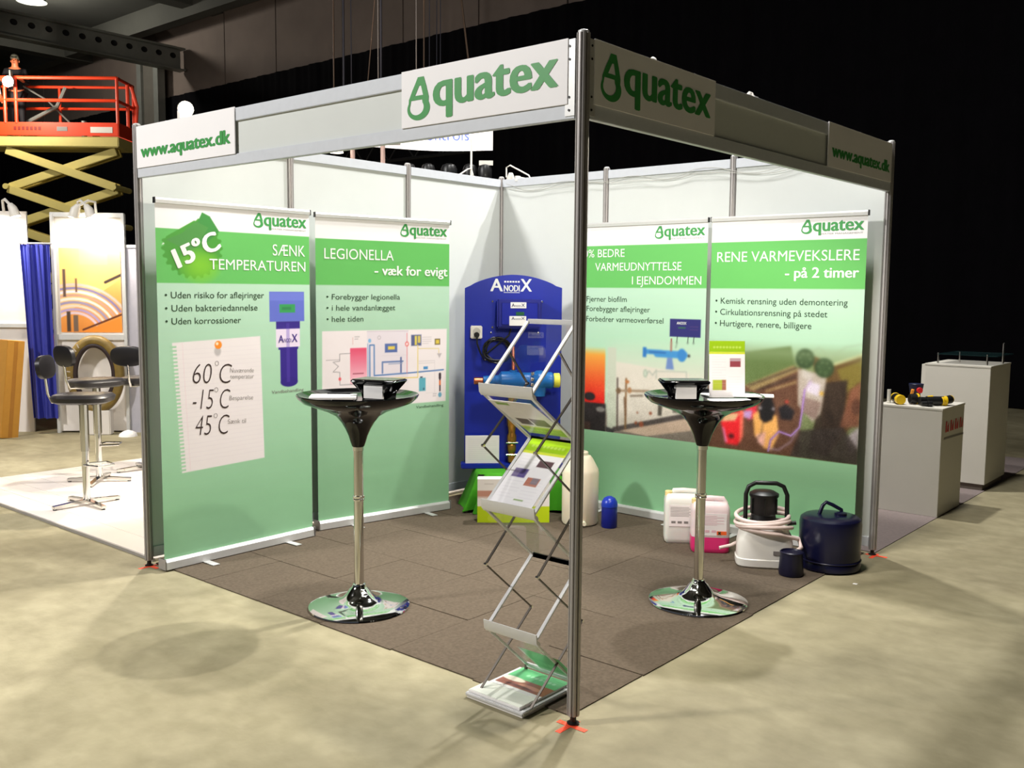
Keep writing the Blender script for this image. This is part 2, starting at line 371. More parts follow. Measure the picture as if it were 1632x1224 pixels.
# ceiling lamp
cp = thing('ceiling_lamp', 'glowing round lamp under the hall ceiling at the top left', 'lamp', (-23.75, 8.45, 0.46))
MB().lathe([(0.10, 8.75), (0.16, 8.70), (0.34, 8.45), (0.36, 8.40)], n=24).build('lamp_shade', STEEL, cp)
MB().lathe([(0.0, 8.42), (0.33, 8.41)], n=24).build('bulb', M('lamp_emitter', (1, .96, .88), 0.5, emit=(1, .96, .88), estr=6), cp)
MB().cyl((0, 0, 8.70), (0, 0, 8.74), 0.02, n=8).build('rod', STEEL, cp)

# ================================================================== EXHIBITION STAND WALLS
POSTP = []
for k in range(8):
    t = PI/8+k*PI/4
    for dt, r in ((-0.27, 1.0), (-0.12, 0.97), (-0.07, 0.72), (0.07, 0.72), (0.12, 0.97), (0.27, 1.0)): POSTP.append((r*math.cos(t+dt), r*math.sin(t+dt)))
def post_mesh(r=0.024, z0=0.035, z1=H+0.005):
    n = len(POSTP); mb = MB()
    mb.add([(x*r, y*r, z0) for x, y in POSTP]+[(x*r, y*r, z1) for x, y in POSTP], [tuple(range(n-1, -1, -1)), tuple(range(n, 2*n))]+[(i, (i+1) % n, (i+1) % n+n, i+n) for i in range(n)])
    return mb
def post(x, y, label):
    t = thing('upright_post', label, 'post', (x, y, 0))
    post_mesh().build('profile', ALU, t, smooth=0.3)
    MB().lathe([(0.022, 0.0), (0.024, 0.006), (0.012, 0.012), (0.012, 0.045)], n=16).build('levelling_foot', BLACK, t)
    MB().lathe([(0.020, H+0.005), (0.020, H+0.012), (0.012, H+0.016)], n=16).build('end_cap', ALU2, t); return t
post(0, 0, 'front corner aluminium post between the two fascias with an orange tape cross at its foot')
post(-W, 0, 'leftmost aluminium post of the stand beside the first banner')
post(0, D, 'rightmost aluminium post of the stand beside the dark tank')
post(-W, D, 'aluminium post in the inner corner where both panel walls meet')
post(-W, D/3, 'aluminium post on the left panel wall behind the first banner')
post(-W, 2*D/3, 'aluminium post on the left panel wall above the second banner')
post(-2*W/3, D, 'aluminium post on the right panel wall above the third banner')
post(-W/3, D, 'aluminium post on the right panel wall above the rightmost banner')
def panel_wall(name, ax):
    T = Matrix.Identity(4)
    L = D if ax == 'y' else W
    def bx(a0, a1, t0, t1, z0, z1):
        if ax == 'y': return MB().box((-W+t0, a0, z0), (-W+t1, a1, z1))
        return MB().box((-W+a0, D+t0, z0), (-W+a1, D+t1, z1))
    root = None
    for i in range(3):
        a0, a1 = L*i/3+0.022, L*(i+1)/3-0.022
        mb = bx(a0, a1, -0.014, 0.014, 2.43, 2.49)
        if root is None: root = mb.build(name, RAIL, None, 0.002); tag(root, kind='structure')
        else: mb.build('top_rail', RAIL, root, 0.002)
        bx(a0, a1, -0.014, 0.014, 0.05, 0.11).build('bottom_rail', RAIL, root, 0.002)
        bx(a0-0.004, a1+0.004, -0.003, 0.003, 0.10, 2.44).build('panel', PANEL, root)
    return root
panel_wall('wall_left', 'y'); panel_wall('wall_back', 'x')
# fascias: local x along the front, local -y faces the aisle
def fascia(name, label, loc, rz, L, plates, bracket_ends):
    t = thing(name, label, 'fascia', loc, rz)
    MB().box((0.024, -0.014, 2.215), (L-0.024, 0.014, 2.268)).build('bottom_rail', RAIL, t, 0.002)
    MB().box((0.024, -0.014, 2.425), (L-0.024, 0.014, 2.488)).build('top_rail', RAIL, t, 0.002)
    MB().box((0.024, -0.003, 2.262), (L-0.024, 0.003, 2.43)).build('infill_panel', PANEL, t)
    for x in bracket_ends:
        b = MB().box((x-0.03, -0.017, 2.225), (x+0.012, -0.014, 2.488)).build('bracket', ALU2, t)
        for z in (2.245, 2.29, 2.42, 2.465):
            MB().cyl((x-0.012, -0.017, z), (x-0.012, -0.0195, z), 0.0045, n=8).build('screw', BLACK, b)
    for (x0, x1, kind) in plates:
        p = MB().box((x0, -0.020, 2.266), (x1, -0.0145, 2.492)).build('sign_plate', PLATE, t, 0.001)
        mb = MB()
        if kind == 'logo':
            w_ = x1-x0
            add_drop(mb, x0+0.036, x0+0.166, 2.290, 2.459, -0.0212)
            add_text(mb, 'quatex', x0+0.182, 2.334, w_-0.182-0.04, 0.092, 'x', 0.075, -0.0212)
        else:
            add_text(mb, 'www.aquatex.dk', x0+0.045, 2.322, x1-x0-0.08, 0.064, 'H', 0.085, -0.0212)
        mb.build('lettering', GREENV, p)
    return t
fascia('fascia_board', 'brightly lit left fascia board with the big green name beside the corner post', (-W, 0, 0), 0, W,
       [(0.030, W-2.093, 'www'), (W-0.904, W-0.052, 'logo')], [W-0.035])
fascia('fascia_board', 'shaded right fascia board with dark green name and web address', (0, 0, 0), PI/2, D,
       [(0.042, 0.912, 'logo'), (2.115, 3.055, 'www')], [0.04])
# booth carpet in tiles
CARP = M('brown_needle_carpet', C8(94, 83, 70), 0.95, 0, 0.28, 60, bump=0.5, bscale=400, spec=0.15)
cr = thing('booth_carpet', 'brown needle felt carpet tiles covering the stand floor', 'carpet', (0, 0, 0))
base_me = None
ts = 0.5067
for i in range(6):
    for j in range(6):
        dx, dy = random.uniform(-0.012, 0.0), random.uniform(-0.006, 0.006)
        x1 = -0.035-i*ts+(dx if i == 0 else 0); y0 = 0.045+j*ts+(dy if j == 0 else 0)
        if base_me is None:
            o = MB().box((0, 0, 0), (ts-0.0025, ts-0.0025, 0.005)).build('carpet_tile', CARP, cr, 0.001, 1); base_me = o.data
        else: o = link_mesh('carpet_tile', base_me, CARP, cr)
        o.location = (x1-ts, y0, 0.0005+0.0006*((i+j) % 2))
tag(MB().box((-3.0, 3.14, 0.0), (0.0, 7.6, 0.004)).build('aisle_carpet', M('grey_felt', C8(128, 116, 112), 0.95, 0, 0.15, 50, bump=.4, bscale=300)),
    'thin grey carpet on the plot behind the right panel wall under the plinths', 'carpet')
# orange tape crosses
ORT = M('orange_tape', C8(250, 84, 52), 0.5)
def tape(x, y, label, a=0.75):
    t = thing('tape_mark', label, 'tape', (x, y, 0))
    MB().box((-0.012, -0.075, 0.0003), (0.012, 0.05, 0.0011)).build('tape_strip', ORT, t); o = MB().box((-0.055, -0.012, 0.0012), (0.075, 0.012, 0.0018)).build('tape_strip', ORT, t); return t
tape(0.0, -0.02, 'orange tape cross stuck on the floor under the front corner post')
tape(-W+0.02, 0.0, 'orange tape mark under the leftmost post'); tape(0.02, D-0.01, 'orange tape mark under the rightmost post by the dark tank')

# ================================================================== BANNERS
LG = (176, 214, 186)
def banner_base(w_, st=0.005):
    p = Pic(0, w_, 0.062, 2.075, st)
    p.vgrad(0.3, 1.75, (144, 194, 152), (184, 216, 194))
    p.rect(-1, 3, 1.932, 3, (240, 238, 238)); p.rect(-1, 3, 1.63, 1.932, (98, 182, 92)); return p
def banner(label, loc, rz, w_, pic, texts, whites, greens, feet=(0.24, 0.80), cap_left=True):
    t = thing('roller_banner', label, 'banner', loc, rz, None)
    prof = [(-0.028, 0.004), (0.040, 0.004), (0.046, 0.02), (0.040, 0.045), (0.02, 0.062), (-0.014, 0.062), (-0.026, 0.05)]
    n = len(prof); x0, x1 = -0.002, w_-0.006
    mb = MB().add([(x0, a, b) for a, b in prof]+[(x1, a, b) for a, b in prof], [tuple(range(n)), tuple(range(2*n-1, n-1, -1))]+[(i, i+n, (i+1) % n+n, (i+1) % n) for i in range(n)])
    hs = mb.build('base_housing', ALU2, t, 0.002)
    for x in (x0-0.010, x1): MB().box((x+0.002, -0.032, 0.002), (x+0.008, 0.050, 0.068)).build('end_cap', ALU, t, 0.004)
    for x in feet: MB().box((x*w_-0.022, -0.135, 0.0025), (x*w_+0.022, 0.0, 0.006)).build('foot', ALU2, t, 0.001)
    MB().cyl((w_/2, 0.03, 0.06), (w_/2, 0.012, 2.075), 0.009, n=10).build('support_pole', ALU, t)
    tb = [(-0.011+0.0, 2.067), (0.008, 2.067), (0.010, 2.095), (-0.006, 2.098), (-0.013, 2.088)]; n = 5
    MB().add([(-0.004, a, b) for a, b in tb]+[(w_+0.004, a, b) for a, b in tb], [tuple(range(n)), tuple(range(2*n-1, n-1, -1))]+[(i, i+n, (i+1) % n+n, (i+1) % n) for i in range(n)]).build('top_bar', ALU2, t, 0.0015)
    for x in (-0.006, w_+0.003): MB().box((x, -0.014, 2.066), (x+0.004, 0.011, 2.099)).build('end_cap', BLACK, t)
    g = pic.build('printed_sheet', PRINT, t, 0.0)
    mb = MB(); add_drop(mb, w_-0.412, w_-0.332 if False else w_-0.342, 1.968, 2.056, -0.0012)
    add_text(mb, 'quatex', w_-0.366+0.028, 1.984, 0.318, 0.050, 'x', 0.06, -0.0012)
    mb.build('lettering', GREENP, g)
    mb = MB(); add_text(mb, 'WATER MANAGEMENT', w_-0.29, 1.962, 0.265, 0.009, 'H', 0.0, -0.0012)
    mb.build('lettering', GREYINK, g)
    for a in whites: mb = MB(); add_text(mb, *a, y=-0.0016); mb.build('lettering', WINK, g)
    for a in texts: mb = MB(); add_text(mb, *a, y=-0.0012); mb.build('lettering', DGREEN, g)
    return t, g
# ---- banner 1
p = banner_base(1.045, 0.004)
p.poly([(0.035, 1.84), (0.05, 1.86), (0.235, 1.99), (0.20, 1.90)], (238, 240, 236))
bd = []
for k in range(96):
    t = 2*PI*k/96; r = 1.0+0.05*(1 if k % 4 < 2 else -1); rx, rz = 0.185*r, 0.165*r
    bd.append((0.226+rx*math.cos(t), 1.828+rz*math.sin(t)))
bd = [q for q in bd if not (q[0] < 0.235 and q[1] > 1.90)]
bd2 = [q for q in bd if q[0] >= 0.235 and q[1] > 1.828]; bd2.sort(key=lambda q: q[0])
p.poly(bd+[], (70, 150, 52)); p.poly([(0.23, 1.92), (0.29, 2.035), (0.34, 2.015), (0.40, 1.93), (0.3, 1.85)], (60, 138, 62))
p.poly([(0.06, 1.87), (0.16, 1.91), (0.25, 1.98), (0.33, 1.95), (0.22, 1.80)], (74, 142, 66))
m_ = np.clip(1-((p.U-0.27)**2/0.15**2+(p.V-1.73)**2/0.11**2), 0, 1); p.put(m_*0.85, (128, 196, 40))
pp = [(0.082, 1.294), (0.668, 1.315), (0.685, 0.563), (0.124, 0.544)]
p.poly(pp, (232, 224, 224))
for k in range(34):
    a = k/33.; x = 0.082+(0.124-0.082)*a; z = 1.27+(0.56-1.27)*a
    p.rect(x-0.014, x+0.026, z-0.0055, z+0.0055, (160, 204, 168), 1)
for k in range(26): z = 1.25-k*0.026; p.line([(0.10+k*0.0015, z), (0.675, z+0.012)], 0.0022, (216, 206, 212), 0.8)
p.line([(0.145, 1.29), (0.178, 0.55)], 0.0025, (226, 190, 200), 0.9)
p.ell(0.372, 1.235, 0.022, 0.028, (176, 170, 170), 0.8, 0.01); p.ell(0.377, 1.272, 0.024, 0.024, (240, 140, 40)); p.ell(0.370, 1.279, 0.009, 0.009, (255, 222, 190))
p.rect(0.738, 1.0, 1.40, 1.585, (96, 108, 196)); p.rect(0.742, 0.996, 1.53, 1.58, (112, 124, 210), 0.7); p.rect(0.812, 0.93, 1.455, 1.507, (52, 150, 82)); p.rect(0.83, 0.90, 1.472, 1.49, (40, 110, 70), .6)
p.rect(0.785, 0.965, 1.352, 1.40, (52, 34, 130)); p.rect(0.783, 0.964, 1.240, 1.354, (226, 212, 232)); p.rect(0.80, 0.95, 1.225, 1.240, (60, 40, 140))
p.rect(0.813, 0.943, 1.02, 1.235, (50, 30, 130)); p.ell(0.878, 1.02, 0.065, 0.03, (46, 28, 124)); p.rect(0.86, 0.885, 1.02, 1.39, (96, 72, 176), 0.35)
wh = [('SÆNK', 0.768, 1.806, 0.243, 0.067, 'H', 0.0), ('TEMPERATUREN', 0.330, 1.712, 0.682, 0.060, 'H', 0.0),
      ('15°C', 0.135, 1.722, 0.285, 0.105, 'H', 0.03)]
tx = [('• Uden risiko for aflejringer', 0.045, 1.545, 0.655, 0.036, 'H', 0.0), ('• Uden bakteriedannelse', 0.045, 1.471, 0.607, 0.036, 'H', 0.0), ('• Uden korrossioner', 0.045, 1.398, 0.489, 0.036, 'H', 0.0)]
b1, g1 = banner('leftmost roller banner, SÆNK TEMPERATUREN, with a 15°C badge and a printed note sheet', (-2.9, 0.0, 0.0055), PI/2, 1.045, p, tx, [wh[0], wh[1]], [])
mb = MB(); add_text(mb, '15°C', 0.130, 1.712, 0.31, 0.105, 'H', 0.06, -0.002, rot=0.42); mb.build('lettering', WINK, g1)
INK = M('brown_pen_ink', C8(52, 36, 34), 0.5)
mb = MB()
for s_, x_, z_, w_ in (('60 C', 0.200, 1.055, 0.250, ), ('-15 C', 0.197, 0.905, 0.238), ('45 C', 0.208, 0.752, 0.218)): add_text(mb, s_, x_, z_, w_, 0.112, 'H', -0.018, -0.0014, rot=-0.06, shear=0.10)
mb.build('handwriting', INK, g1)
mb = MB()
for x_, z_ in ((0.352, 1.150), (0.344, 0.995), (0.336, 0.842)): add_text(mb, 'o', x_, z_, 0.026, 0.026, 'x', -0.02, -0.0014)
for s_, x_, z_, w_ in (('Nuværende', 0.452, 1.105, 0.165), ('temperatur', 0.452, 1.068, 0.165), ('Besparelse', 0.444, 0.94, 0.165), ('Sænk til', 0.43, 0.80, 0.125)): add_text(mb, s_, x_, z_, w_, 0.026, 'H', -0.01, -0.0014, rot=-0.05)
add_text(mb, 'Vandbehandling', 0.745, 0.955, 0.242, 0.020, 'H', 0.0, -0.0014); mb.build('handwriting', GREYINK, g1)
mb = MB(); add_text(mb, 'A', 0.80, 1.27, 0.040, 0.045, 'H', 0.02, -0.0014); add_text(mb, 'NODI', 0.842, 1.27, 0.055, 0.024, 'H', 0.0, -0.0014); add_text(mb, 'X', 0.90, 1.27, 0.045, 0.05, 'H', 0.02, -0.0014)
mb.build('lettering', M('violet_ink', C8(64, 40, 130), .5), g1)
# ---- banner 2
p = banner_base(1.06)
p.poly([(0.042, 1.327), (1.04, 1.325), (1.03, 0.802), (0.037, 0.801)], (238, 228, 230))
p.rect(0.38, 0.71, 0.95, 1.32, (228, 218, 226)); p.line([(0.38, 1.318), (0.71, 1.316)], 0.004, (190, 176, 190))
p.rect(0.25, 0.375, 0.965, 1.21, (236, 120, 150)); p.vgrad(0.99, 1.20, (244, 190, 205), (226, 84, 116), p.aa(np.maximum(np.maximum(0.25-p.U, p.U-0.375), np.maximum(0.965-p.V, p.V-1.205))))
BL = (70, 118, 180); BK = (90, 84, 92)
p.line([(0.40, 1.0), (0.40, 1.225), (0.435, 1.225), (0.435, 1.015), (0.70, 1.02), (1.01, 1.03)], 0.009, BL)
p.line([(0.385, 1.0), (0.385, 1.235)], 0.006, (120, 160, 205)); p.ell(0.40, 1.255, 0.012, 0.014, (130, 180, 220))
p.line([(0.50, 1.03), (0.50, 1.105), (0.665, 1.105)], 0.012, (104, 128, 178)); p.line([(0.65, 1.13), (0.65, 1.03)], 0.014, (96, 110, 160)); p.line([(0.55, 1.09), (0.66, 1.09)], 0.006, (150, 160, 190))
p.rect(0.52, 0.62, 1.17, 1.232, (88, 108, 168)); p.rect(0.545, 0.60, 1.19, 1.213, (226, 200, 90)); p.ell(0.475, 1.275, 0.014, 0.014, (190, 180, 186)); p.ell(0.475, 1.275, 0.009, 0.009, (228, 218, 226))
p.rect(0.735, 0.82, 1.21, 1.288, (90, 96, 140)); p.rect(0.765, 0.782, 1.215, 1.28, (226, 205, 90)); p.rect(0.79, 0.812, 1.23, 1.28, (214, 194, 100)); p.rect(0.935, 0.982, 1.212, 1.256, (120, 104, 70)); p.rect(0.944, 0.973, 1.22, 1.248, (222, 196, 80))
p.line([(0.70, 1.30), (0.70, 1.02)], 0.005, (226, 120, 120)); p.ell(0.70, 1.225, 0.016, 0.018, (230, 120, 120)); p.ell(0.70, 1.225, 0.008, 0.009, (245, 225, 225))
p.line([(0.79, 1.215), (0.79, 0.985), (0.42, 0.995)], 0.007, (230, 204, 110)); p.line([(0.79, 1.19), (0.97, 1.185), (0.97, 1.15)], 0.005, (226, 204, 130))
p.poly([(0.955, 1.15), (0.995, 1.15), (0.975, 1.115)], (190, 180, 184)); p.rect(0.838, 0.875, 1.04, 1.06, (72, 140, 196))
p.rect(0.80, 0.856, 0.885, 0.98, (96, 172, 190)); p.rect(0.81, 0.83, 0.98, 0.99, (60, 70, 90)); p.ell(0.84, 0.90, 0.006, 0.008, (60, 90, 110))
p.line([(0.98, 1.0), (0.98, 0.97)], 0.02, (50, 36, 46)); p.line([(0.98, 0.965), (0.98, 0.88)], 0.012, (60, 40, 48)); p.rect(0.972, 0.988, 0.92, 0.955, (220, 120, 70)); p.ell(0.98, 0.85, 0.015, 0.018, (110, 170, 200))
p.line([(0.07, 1.135), (0.17, 1.135)], 0.003, BK); p.line([(0.25, 1.175), (0.17, 1.172), (0.17, 1.125), (0.12, 1.12), (0.16, 1.09), (0.12, 1.055), (0.17, 1.05), (0.17, 0.965), (0.30, 0.965)], 0.0035, BK)
p.ell(0.17, 1.005, 0.010, 0.012, (230, 90, 100)); p.line([(0.27, 1.28), (0.27, 1.235)], 0.003, (200, 130, 130)); p.line([(0.285, 1.285), (0.32, 1.285)], 0.004, BK, .6); p.line([(0.285, 1.27), (0.31, 1.27)], 0.004, BK, .6)
p.line([(0.27, 1.035), (0.35, 1.035)], 0.006, (150, 60, 80))
for z in (1.27, 1.255, 1.24, 1.225): p.line([(0.83, z), (0.905 if z > 1.23 else 0.88, z)], 0.003, BK, .5)
for z in (1.10, 1.085): p.line([(0.80, z), (0.93, z)], 0.003, BK, .4)
p.line([(0.935, 1.10), (0.935, 0.87), (0.86, 0.87)], 0.002, (180, 176, 180)); p.line([(0.50, 1.15), (0.69, 1.15)], 0.002, (190, 184, 190)); p.line([(0.92, 0.86), (0.95, 0.86)], 0.004, BK, .6); p.line([(0.92, 0.845), (0.945, 0.845)], 0.004, BK, .6)
tx = [('• Forebygger legionella', 0.075, 1.535, 0.568, 0.036, 'H', 0.0), ('• i hele vandanlægget', 0.075, 1.462, 0.530, 0.036, 'H', 0.0), ('• hele tiden', 0.075, 1.388, 0.277, 0.036, 'H', 0.0), ('Vandbehandling', 0.775, 0.765, 0.235, 0.018, 'H', 0.0)]
az2 = math.atan2(2.19-1.16, -2.79+2.985)
banner('roller banner LEGIONELLA - væk for evigt, second from the left, with a printed pipe diagram', (-2.985, 1.16, 0.0055), az2, 1.06, p, tx,
       [('LEGIONELLA', 0.063, 1.802, 0.53, 0.068, 'H', 0.0), ('- væk for evigt', 0.44, 1.702, 0.604, 0.064, 'H', 0.03)], [])
# ---- banner 3
p = banner_base(1.035)
m_ = np.clip((1.28-p.V)/0.28, 0, 1)*(p.V > 0.575-0.0*p.U)
p.put(m_*np.clip((p.U-0.2)/0.1, 0, 1), (206, 205, 190)); p.put(np.clip((0.80-p.V)/0.1, 0, 1)*(p.V > 0.575), (128, 118, 108))
p.vgrad(0.8, 1.18, (214, 24, 14), (226, 168, 60), p.aa(np.maximum(np.maximum(0.0-p.U, p.U-0.225), 0.78-p.V))*np.clip((1.20-p.V)/0.06, 0, 1))
p.rect(-1, 0.235, 0.58, 0.785, (38, 30, 32)); p.ell(0.09, 0.83, 0.05, 0.03, (30, 24, 28)); p.ell(0.19, 0.74, 0.04, 0.02, (120, 116, 112)); p.rect(-1, .1, .58, .64, (90, 60, 50), .6)
p.poly([(0.245, 1.2), (0.32, 1.2), (0.33, 0.62), (0.25, 0.60)], (190, 196, 178)); p.poly([(0.32, 1.1), (0.92, 1.05), (0.92, 0.76), (0.33, 0.62)], (212, 204, 192), .9)
p.poly([(0.30, 0.62), (0.92, 0.78), (0.93, 0.72), (0.30, 0.585)], (76, 68, 66)); p.poly([(0.24, 0.62), (0.32, 0.60), (0.30, 0.57), (0.24, 0.585)], (60, 56, 58))
p.poly([(0.36, 0.60), (0.95, 0.75), (0.95, 0.66), (0.6, 0.585)], (196, 172, 152)); p.line([(0.335, 0.98), (0.34, 0.62)], 0.012, (70, 56, 50)); p.line([(0.41, 0.98), (0.41, 0.62)], 0.015, (128, 92, 56)); p.line([(0.40, 0.84), (0.41, 0.72)], 0.02, (96, 64, 40), .7)
p.line([(0.33, 0.89), (0.60, 0.905)], 0.018, (150, 128, 104)); p.line([(0.45, 0.86), (0.55, 0.87)], 0.014, (120, 106, 90)); p.ell(0.345, 0.89, 0.02, 0.022, (110, 84, 60)); p.ell(0.44, 0.90, 0.018, 0.022, (166, 120, 80)); p.ell(0.42, 0.96, 0.018, 0.012, (176, 110, 60))
for x_, z_, r_ in ((0.62, 0.75, 0.012), (0.51, 0.745, 0.007), (0.545, 0.665, 0.02), (0.50, 0.67, 0.012), (0.7, 0.78, 0.01)): p.ell(x_, z_, r_, r_, (140, 74, 48))
p.poly([(0.68, 0.90), (0.72, 0.90), (0.71, 0.74), (0.68, 0.74)], (80, 74, 66)); p.poly([(0.78, 0.92), (0.92, 0.92), (0.92, 0.78), (0.80, 0.77)], (70, 66, 60), .8); p.poly([(0.83, 0.89), (0.88, 0.89), (0.88, 0.80), (0.83, 0.79)], (150, 148, 134))
p.line([(0.58, 1.02), (0.60, 1.05), (0.63, 1.02), (0.66, 1.06)], 0.006, (150, 160, 150)); p.ell(0.57, 1.03, 0.018, 0.03, (150, 168, 150), .8); p.ell(0.57, 1.03, 0.01, 0.02, (196, 206, 190), .8); p.line([(0.66, 1.0), (0.66, 1.05), (0.9, 1.06), (0.9, 1.0)], 0.006, (160, 170, 158))
CY = (60, 136, 196)
p.line([(0.58, 1.185), (0.70, 1.185)], 0.034, CY); p.line([(0.66, 1.175), (0.88, 1.175)], 0.05, CY); p.poly([(0.545, 1.215), (0.575, 1.215), (0.575, 1.145), (0.545, 1.145)], (40, 110, 180)); p.ell(0.86, 1.172, 0.036, 0.045, (50, 124, 190)); p.ell(0.915, 1.17, 0.010, 0.01, (40, 44, 50))
p.poly([(0.745, 1.15), (0.785, 1.15), (0.80, 1.07), (0.735, 1.07)], (104, 130, 184)); p.line([(0.775, 1.28), (0.775, 1.2)], 0.012, (150, 90, 80)); p.line([(0.60, 1.183), (0.73, 1.183)], 0.008, (30, 80, 150))
p.rect(0.76, 1.0, 1.298, 1.42, (36, 34, 104)); 
for x_ in (0.82, 0.905, 0.95): p.line([(x_, 1.30), (x_-0.002, 1.255)], 0.006, (40, 44, 40))
p.line([(0.82, 1.255), (0.81, 1.22)], 0.004, (60, 70, 60)); p.line([(0.83, 1.36), (0.88, 1.36)], 0.01, (40, 90, 70)); p.line([(0.92, 1.37), (0.98, 1.37)], 0.004, (90, 60, 110)); p.line([(0.92, 1.35), (0.98, 1.35)], 0.004, (90, 60, 110))
p.blur(3, 0.59, 1.27); mk = np.clip((1.1-p.V)/0.3, 0, 1)*(p.V > 0.58); p.noise(0.05, 8, mk)
p.rect(-1, 2, 0, 0.578, (120, 182, 132)); p.vgrad(0.06, 0.578, (134, 188, 142), (148, 196, 156), (p.V <= 0.578).astype(float))
tx = [('• Fjerner biofilm', 0.010, 1.53, 0.391, 0.038, 'H', 0.0), ('• Forebygger aflejringer', 0.010, 1.46, 0.588, 0.038, 'H', 0.0), ('• Forbedrer varmeoverførsel', 0.010, 1.385, 0.698, 0.038, 'H', 0.0)]
_, g3 = banner('third roller banner, VARMEUDNYTTELSE, with a boiler picture, seen right beside the front post', (-2.165, 2.96, 0.0055), 0, 1.035, p, tx,
       [('0% BEDRE', 0.020, 1.850, 0.356, 0.056, 'H', 0.0), ('VARMEUDNYTTELSE', 0.122, 1.752, 0.718, 0.056, 'H', 0.0), ('I EJENDOMMEN', 0.443, 1.655, 0.552, 0.056, 'H', 0.0), ('ANODIX', 0.815, 1.383, 0.075, 0.018, 'H', 0.01)], [])
# ---- banner 4
p = banner_base(1.03)
inp = ((p.V > 0.565)).astype(float)
f_ = np.clip((1.30-p.V)/0.16, 0, 1)*inp
p.put(f_*0.95, (120, 132, 84)); 
p.poly([(0, 1.22), (0.2, 1.21), (0.58, 1.27), (0.62, 1.12), (0.28, 0.98), (0, 0.95)], (86, 108, 56), 0.85)
p.poly([(0.0, 1.0), (0.30, 1.0), (0.65, 1.14), (0.66, 0.9), (0.66, 0.57), (0, 0.57)], (96, 62, 44))
p.poly([(0.27, 1.0), (0.60, 1.15), (0.64, 1.12), (0.33, 0.965)], (150, 128, 84)); p.line([(0.30, 1.0), (0.62, 1.135)], 0.010, (60, 46, 34)); p.line([(0.36, 0.975), (0.62, 1.08)], 0.014, (66, 48, 36)); p.line([(0.42, 0.97), (0.62, 1.045)], 0.012, (170, 144, 96))
p.poly([(0.72, 1.22), (0.86, 1.17), (1.03, 1.24), (1.03, 0.86), (0.86, 0.62), (0.80, 0.80)], (92, 66, 28)); p.poly([(0.88, 1.14), (1.03, 1.20), (1.03, 1.08), (0.94, 1.0)], (122, 112, 40), .8)
p.poly([(0.80, 1.05), (0.95, 1.08), (0.93, 0.78), (0.84, 0.60), (0.72, 0.62)], (40, 26, 16), .9)
p.poly([(0.97, 1.02), (1.03, 1.07), (1.03, 0.80), (0.91, 0.78)], (126, 78, 54)); p.ell(1.01, 0.92, 0.03, 0.05, (90, 54, 36)); p.poly([(0.95, 0.72), (1.03, 0.80), (1.03, 0.66), (0.98, 0.62)], (196, 188, 194)); p.poly([(0.6, 0.57), (0.66, 0.74), (0.93, 0.79), (1.03, 0.66), (1.03, 0.57)], (52, 44, 40), .85)
p.line([(0.70, 1.22), (0.76, 1.27), (0.84, 1.21), (0.93, 1.28), (1.03, 1.30)], 0.008, (150, 170, 140), .7); p.line([(0.85, 1.165), (1.03, 1.235)], 0.016, (196, 200, 150), .9)
p.poly([(0.63, 1.13), (0.82, 1.10), (0.79, 0.86), (0.74, 0.80), (0.64, 0.90)], (176, 164, 152)); p.poly([(0.66, 0.96), (0.79, 0.93), (0.76, 0.82), (0.66, 0.86)], (130, 104, 96), .8)
p.poly([(0.70, 1.06), (0.78, 1.04), (0.77, 0.965), (0.69, 0.99)], (214, 204, 220)); p.ell(0.79, 0.985, 0.012, 0.012, (222, 170, 50))
for cx, cz in ((0.675, 1.195), (0.80, 1.145)):
    p.ell(cx, cz, 0.062, 0.062, (44, 66, 34)); p.ell(cx, cz, 0.045, 0.045, (60, 84, 46), .6)
    for k in range(6): p.ell(cx+0.035*math.cos(k), cz+0.035*math.sin(k*1.0), 0.006, 0.006, (120, 140, 100), .8)
p.poly([(0.66, 1.135), (0.73, 1.10), (0.72, 1.06), (0.66, 1.08)], (196, 190, 184), .8)
p.poly([(0.105, 0.745), (0.14, 0.80), (0.25, 0.83), (0.265, 0.66), (0.23, 0.598), (0.145, 0.60)], (232, 30, 40)); p.poly([(0.105, 0.745), (0.14, 0.80), (0.24, 0.815), (0.21, 0.76)], (226, 186, 140)); p.poly([(0.24, 0.84), (0.27, 0.83), (0.27, 0.66), (0.245, 0.61)], (240, 110, 90)); p.poly([(0.115, 0.72), (0.135, 0.70), (0.16, 0.61), (0.14, 0.61)], (240, 130, 180)); p.ell(0.185, 0.655, 0.02, 0.015, (70, 10, 20))
p.poly([(0.28, 0.85), (0.36, 0.88), (0.36, 0.80), (0.30, 0.77)], (220, 50, 70)); p.poly([(0.27, 0.83), (0.33, 0.84), (0.32, 0.78), (0.27, 0.79)], (190, 150, 206))
p.poly([(0.335, 0.815), (0.37, 0.84), (0.50, 0.82), (0.52, 0.70), (0.47, 0.59), (0.42, 0.60), (0.35, 0.68)], (232, 170, 92)); p.poly([(0.36, 0.68), (0.43, 0.71), (0.42, 0.61), (0.38, 0.63)], (226, 170, 170), .8); p.line([(0.41, 0.80), (0.40, 0.70), (0.36, 0.64)], 0.005, (70, 50, 40))
p.poly([(0.375, 0.86), (0.385, 0.79), (0.42, 0.765), (0.47, 0.79), (0.49, 0.86), (0.455, 0.945), (0.41, 0.93)], (14, 10, 14)); p.ell(0.385, 0.86, 0.009, 0.009, (220, 215, 220)); p.ell(0.475, 0.862, 0.009, 0.009, (220, 215, 220))
p.poly([(0.51, 0.87), (0.56, 0.90), (0.62, 0.86), (0.60, 0.80), (0.53, 0.80)], (18, 14, 20)); p.ell(0.565, 0.915, 0.012, 0.01, (190, 50, 40))
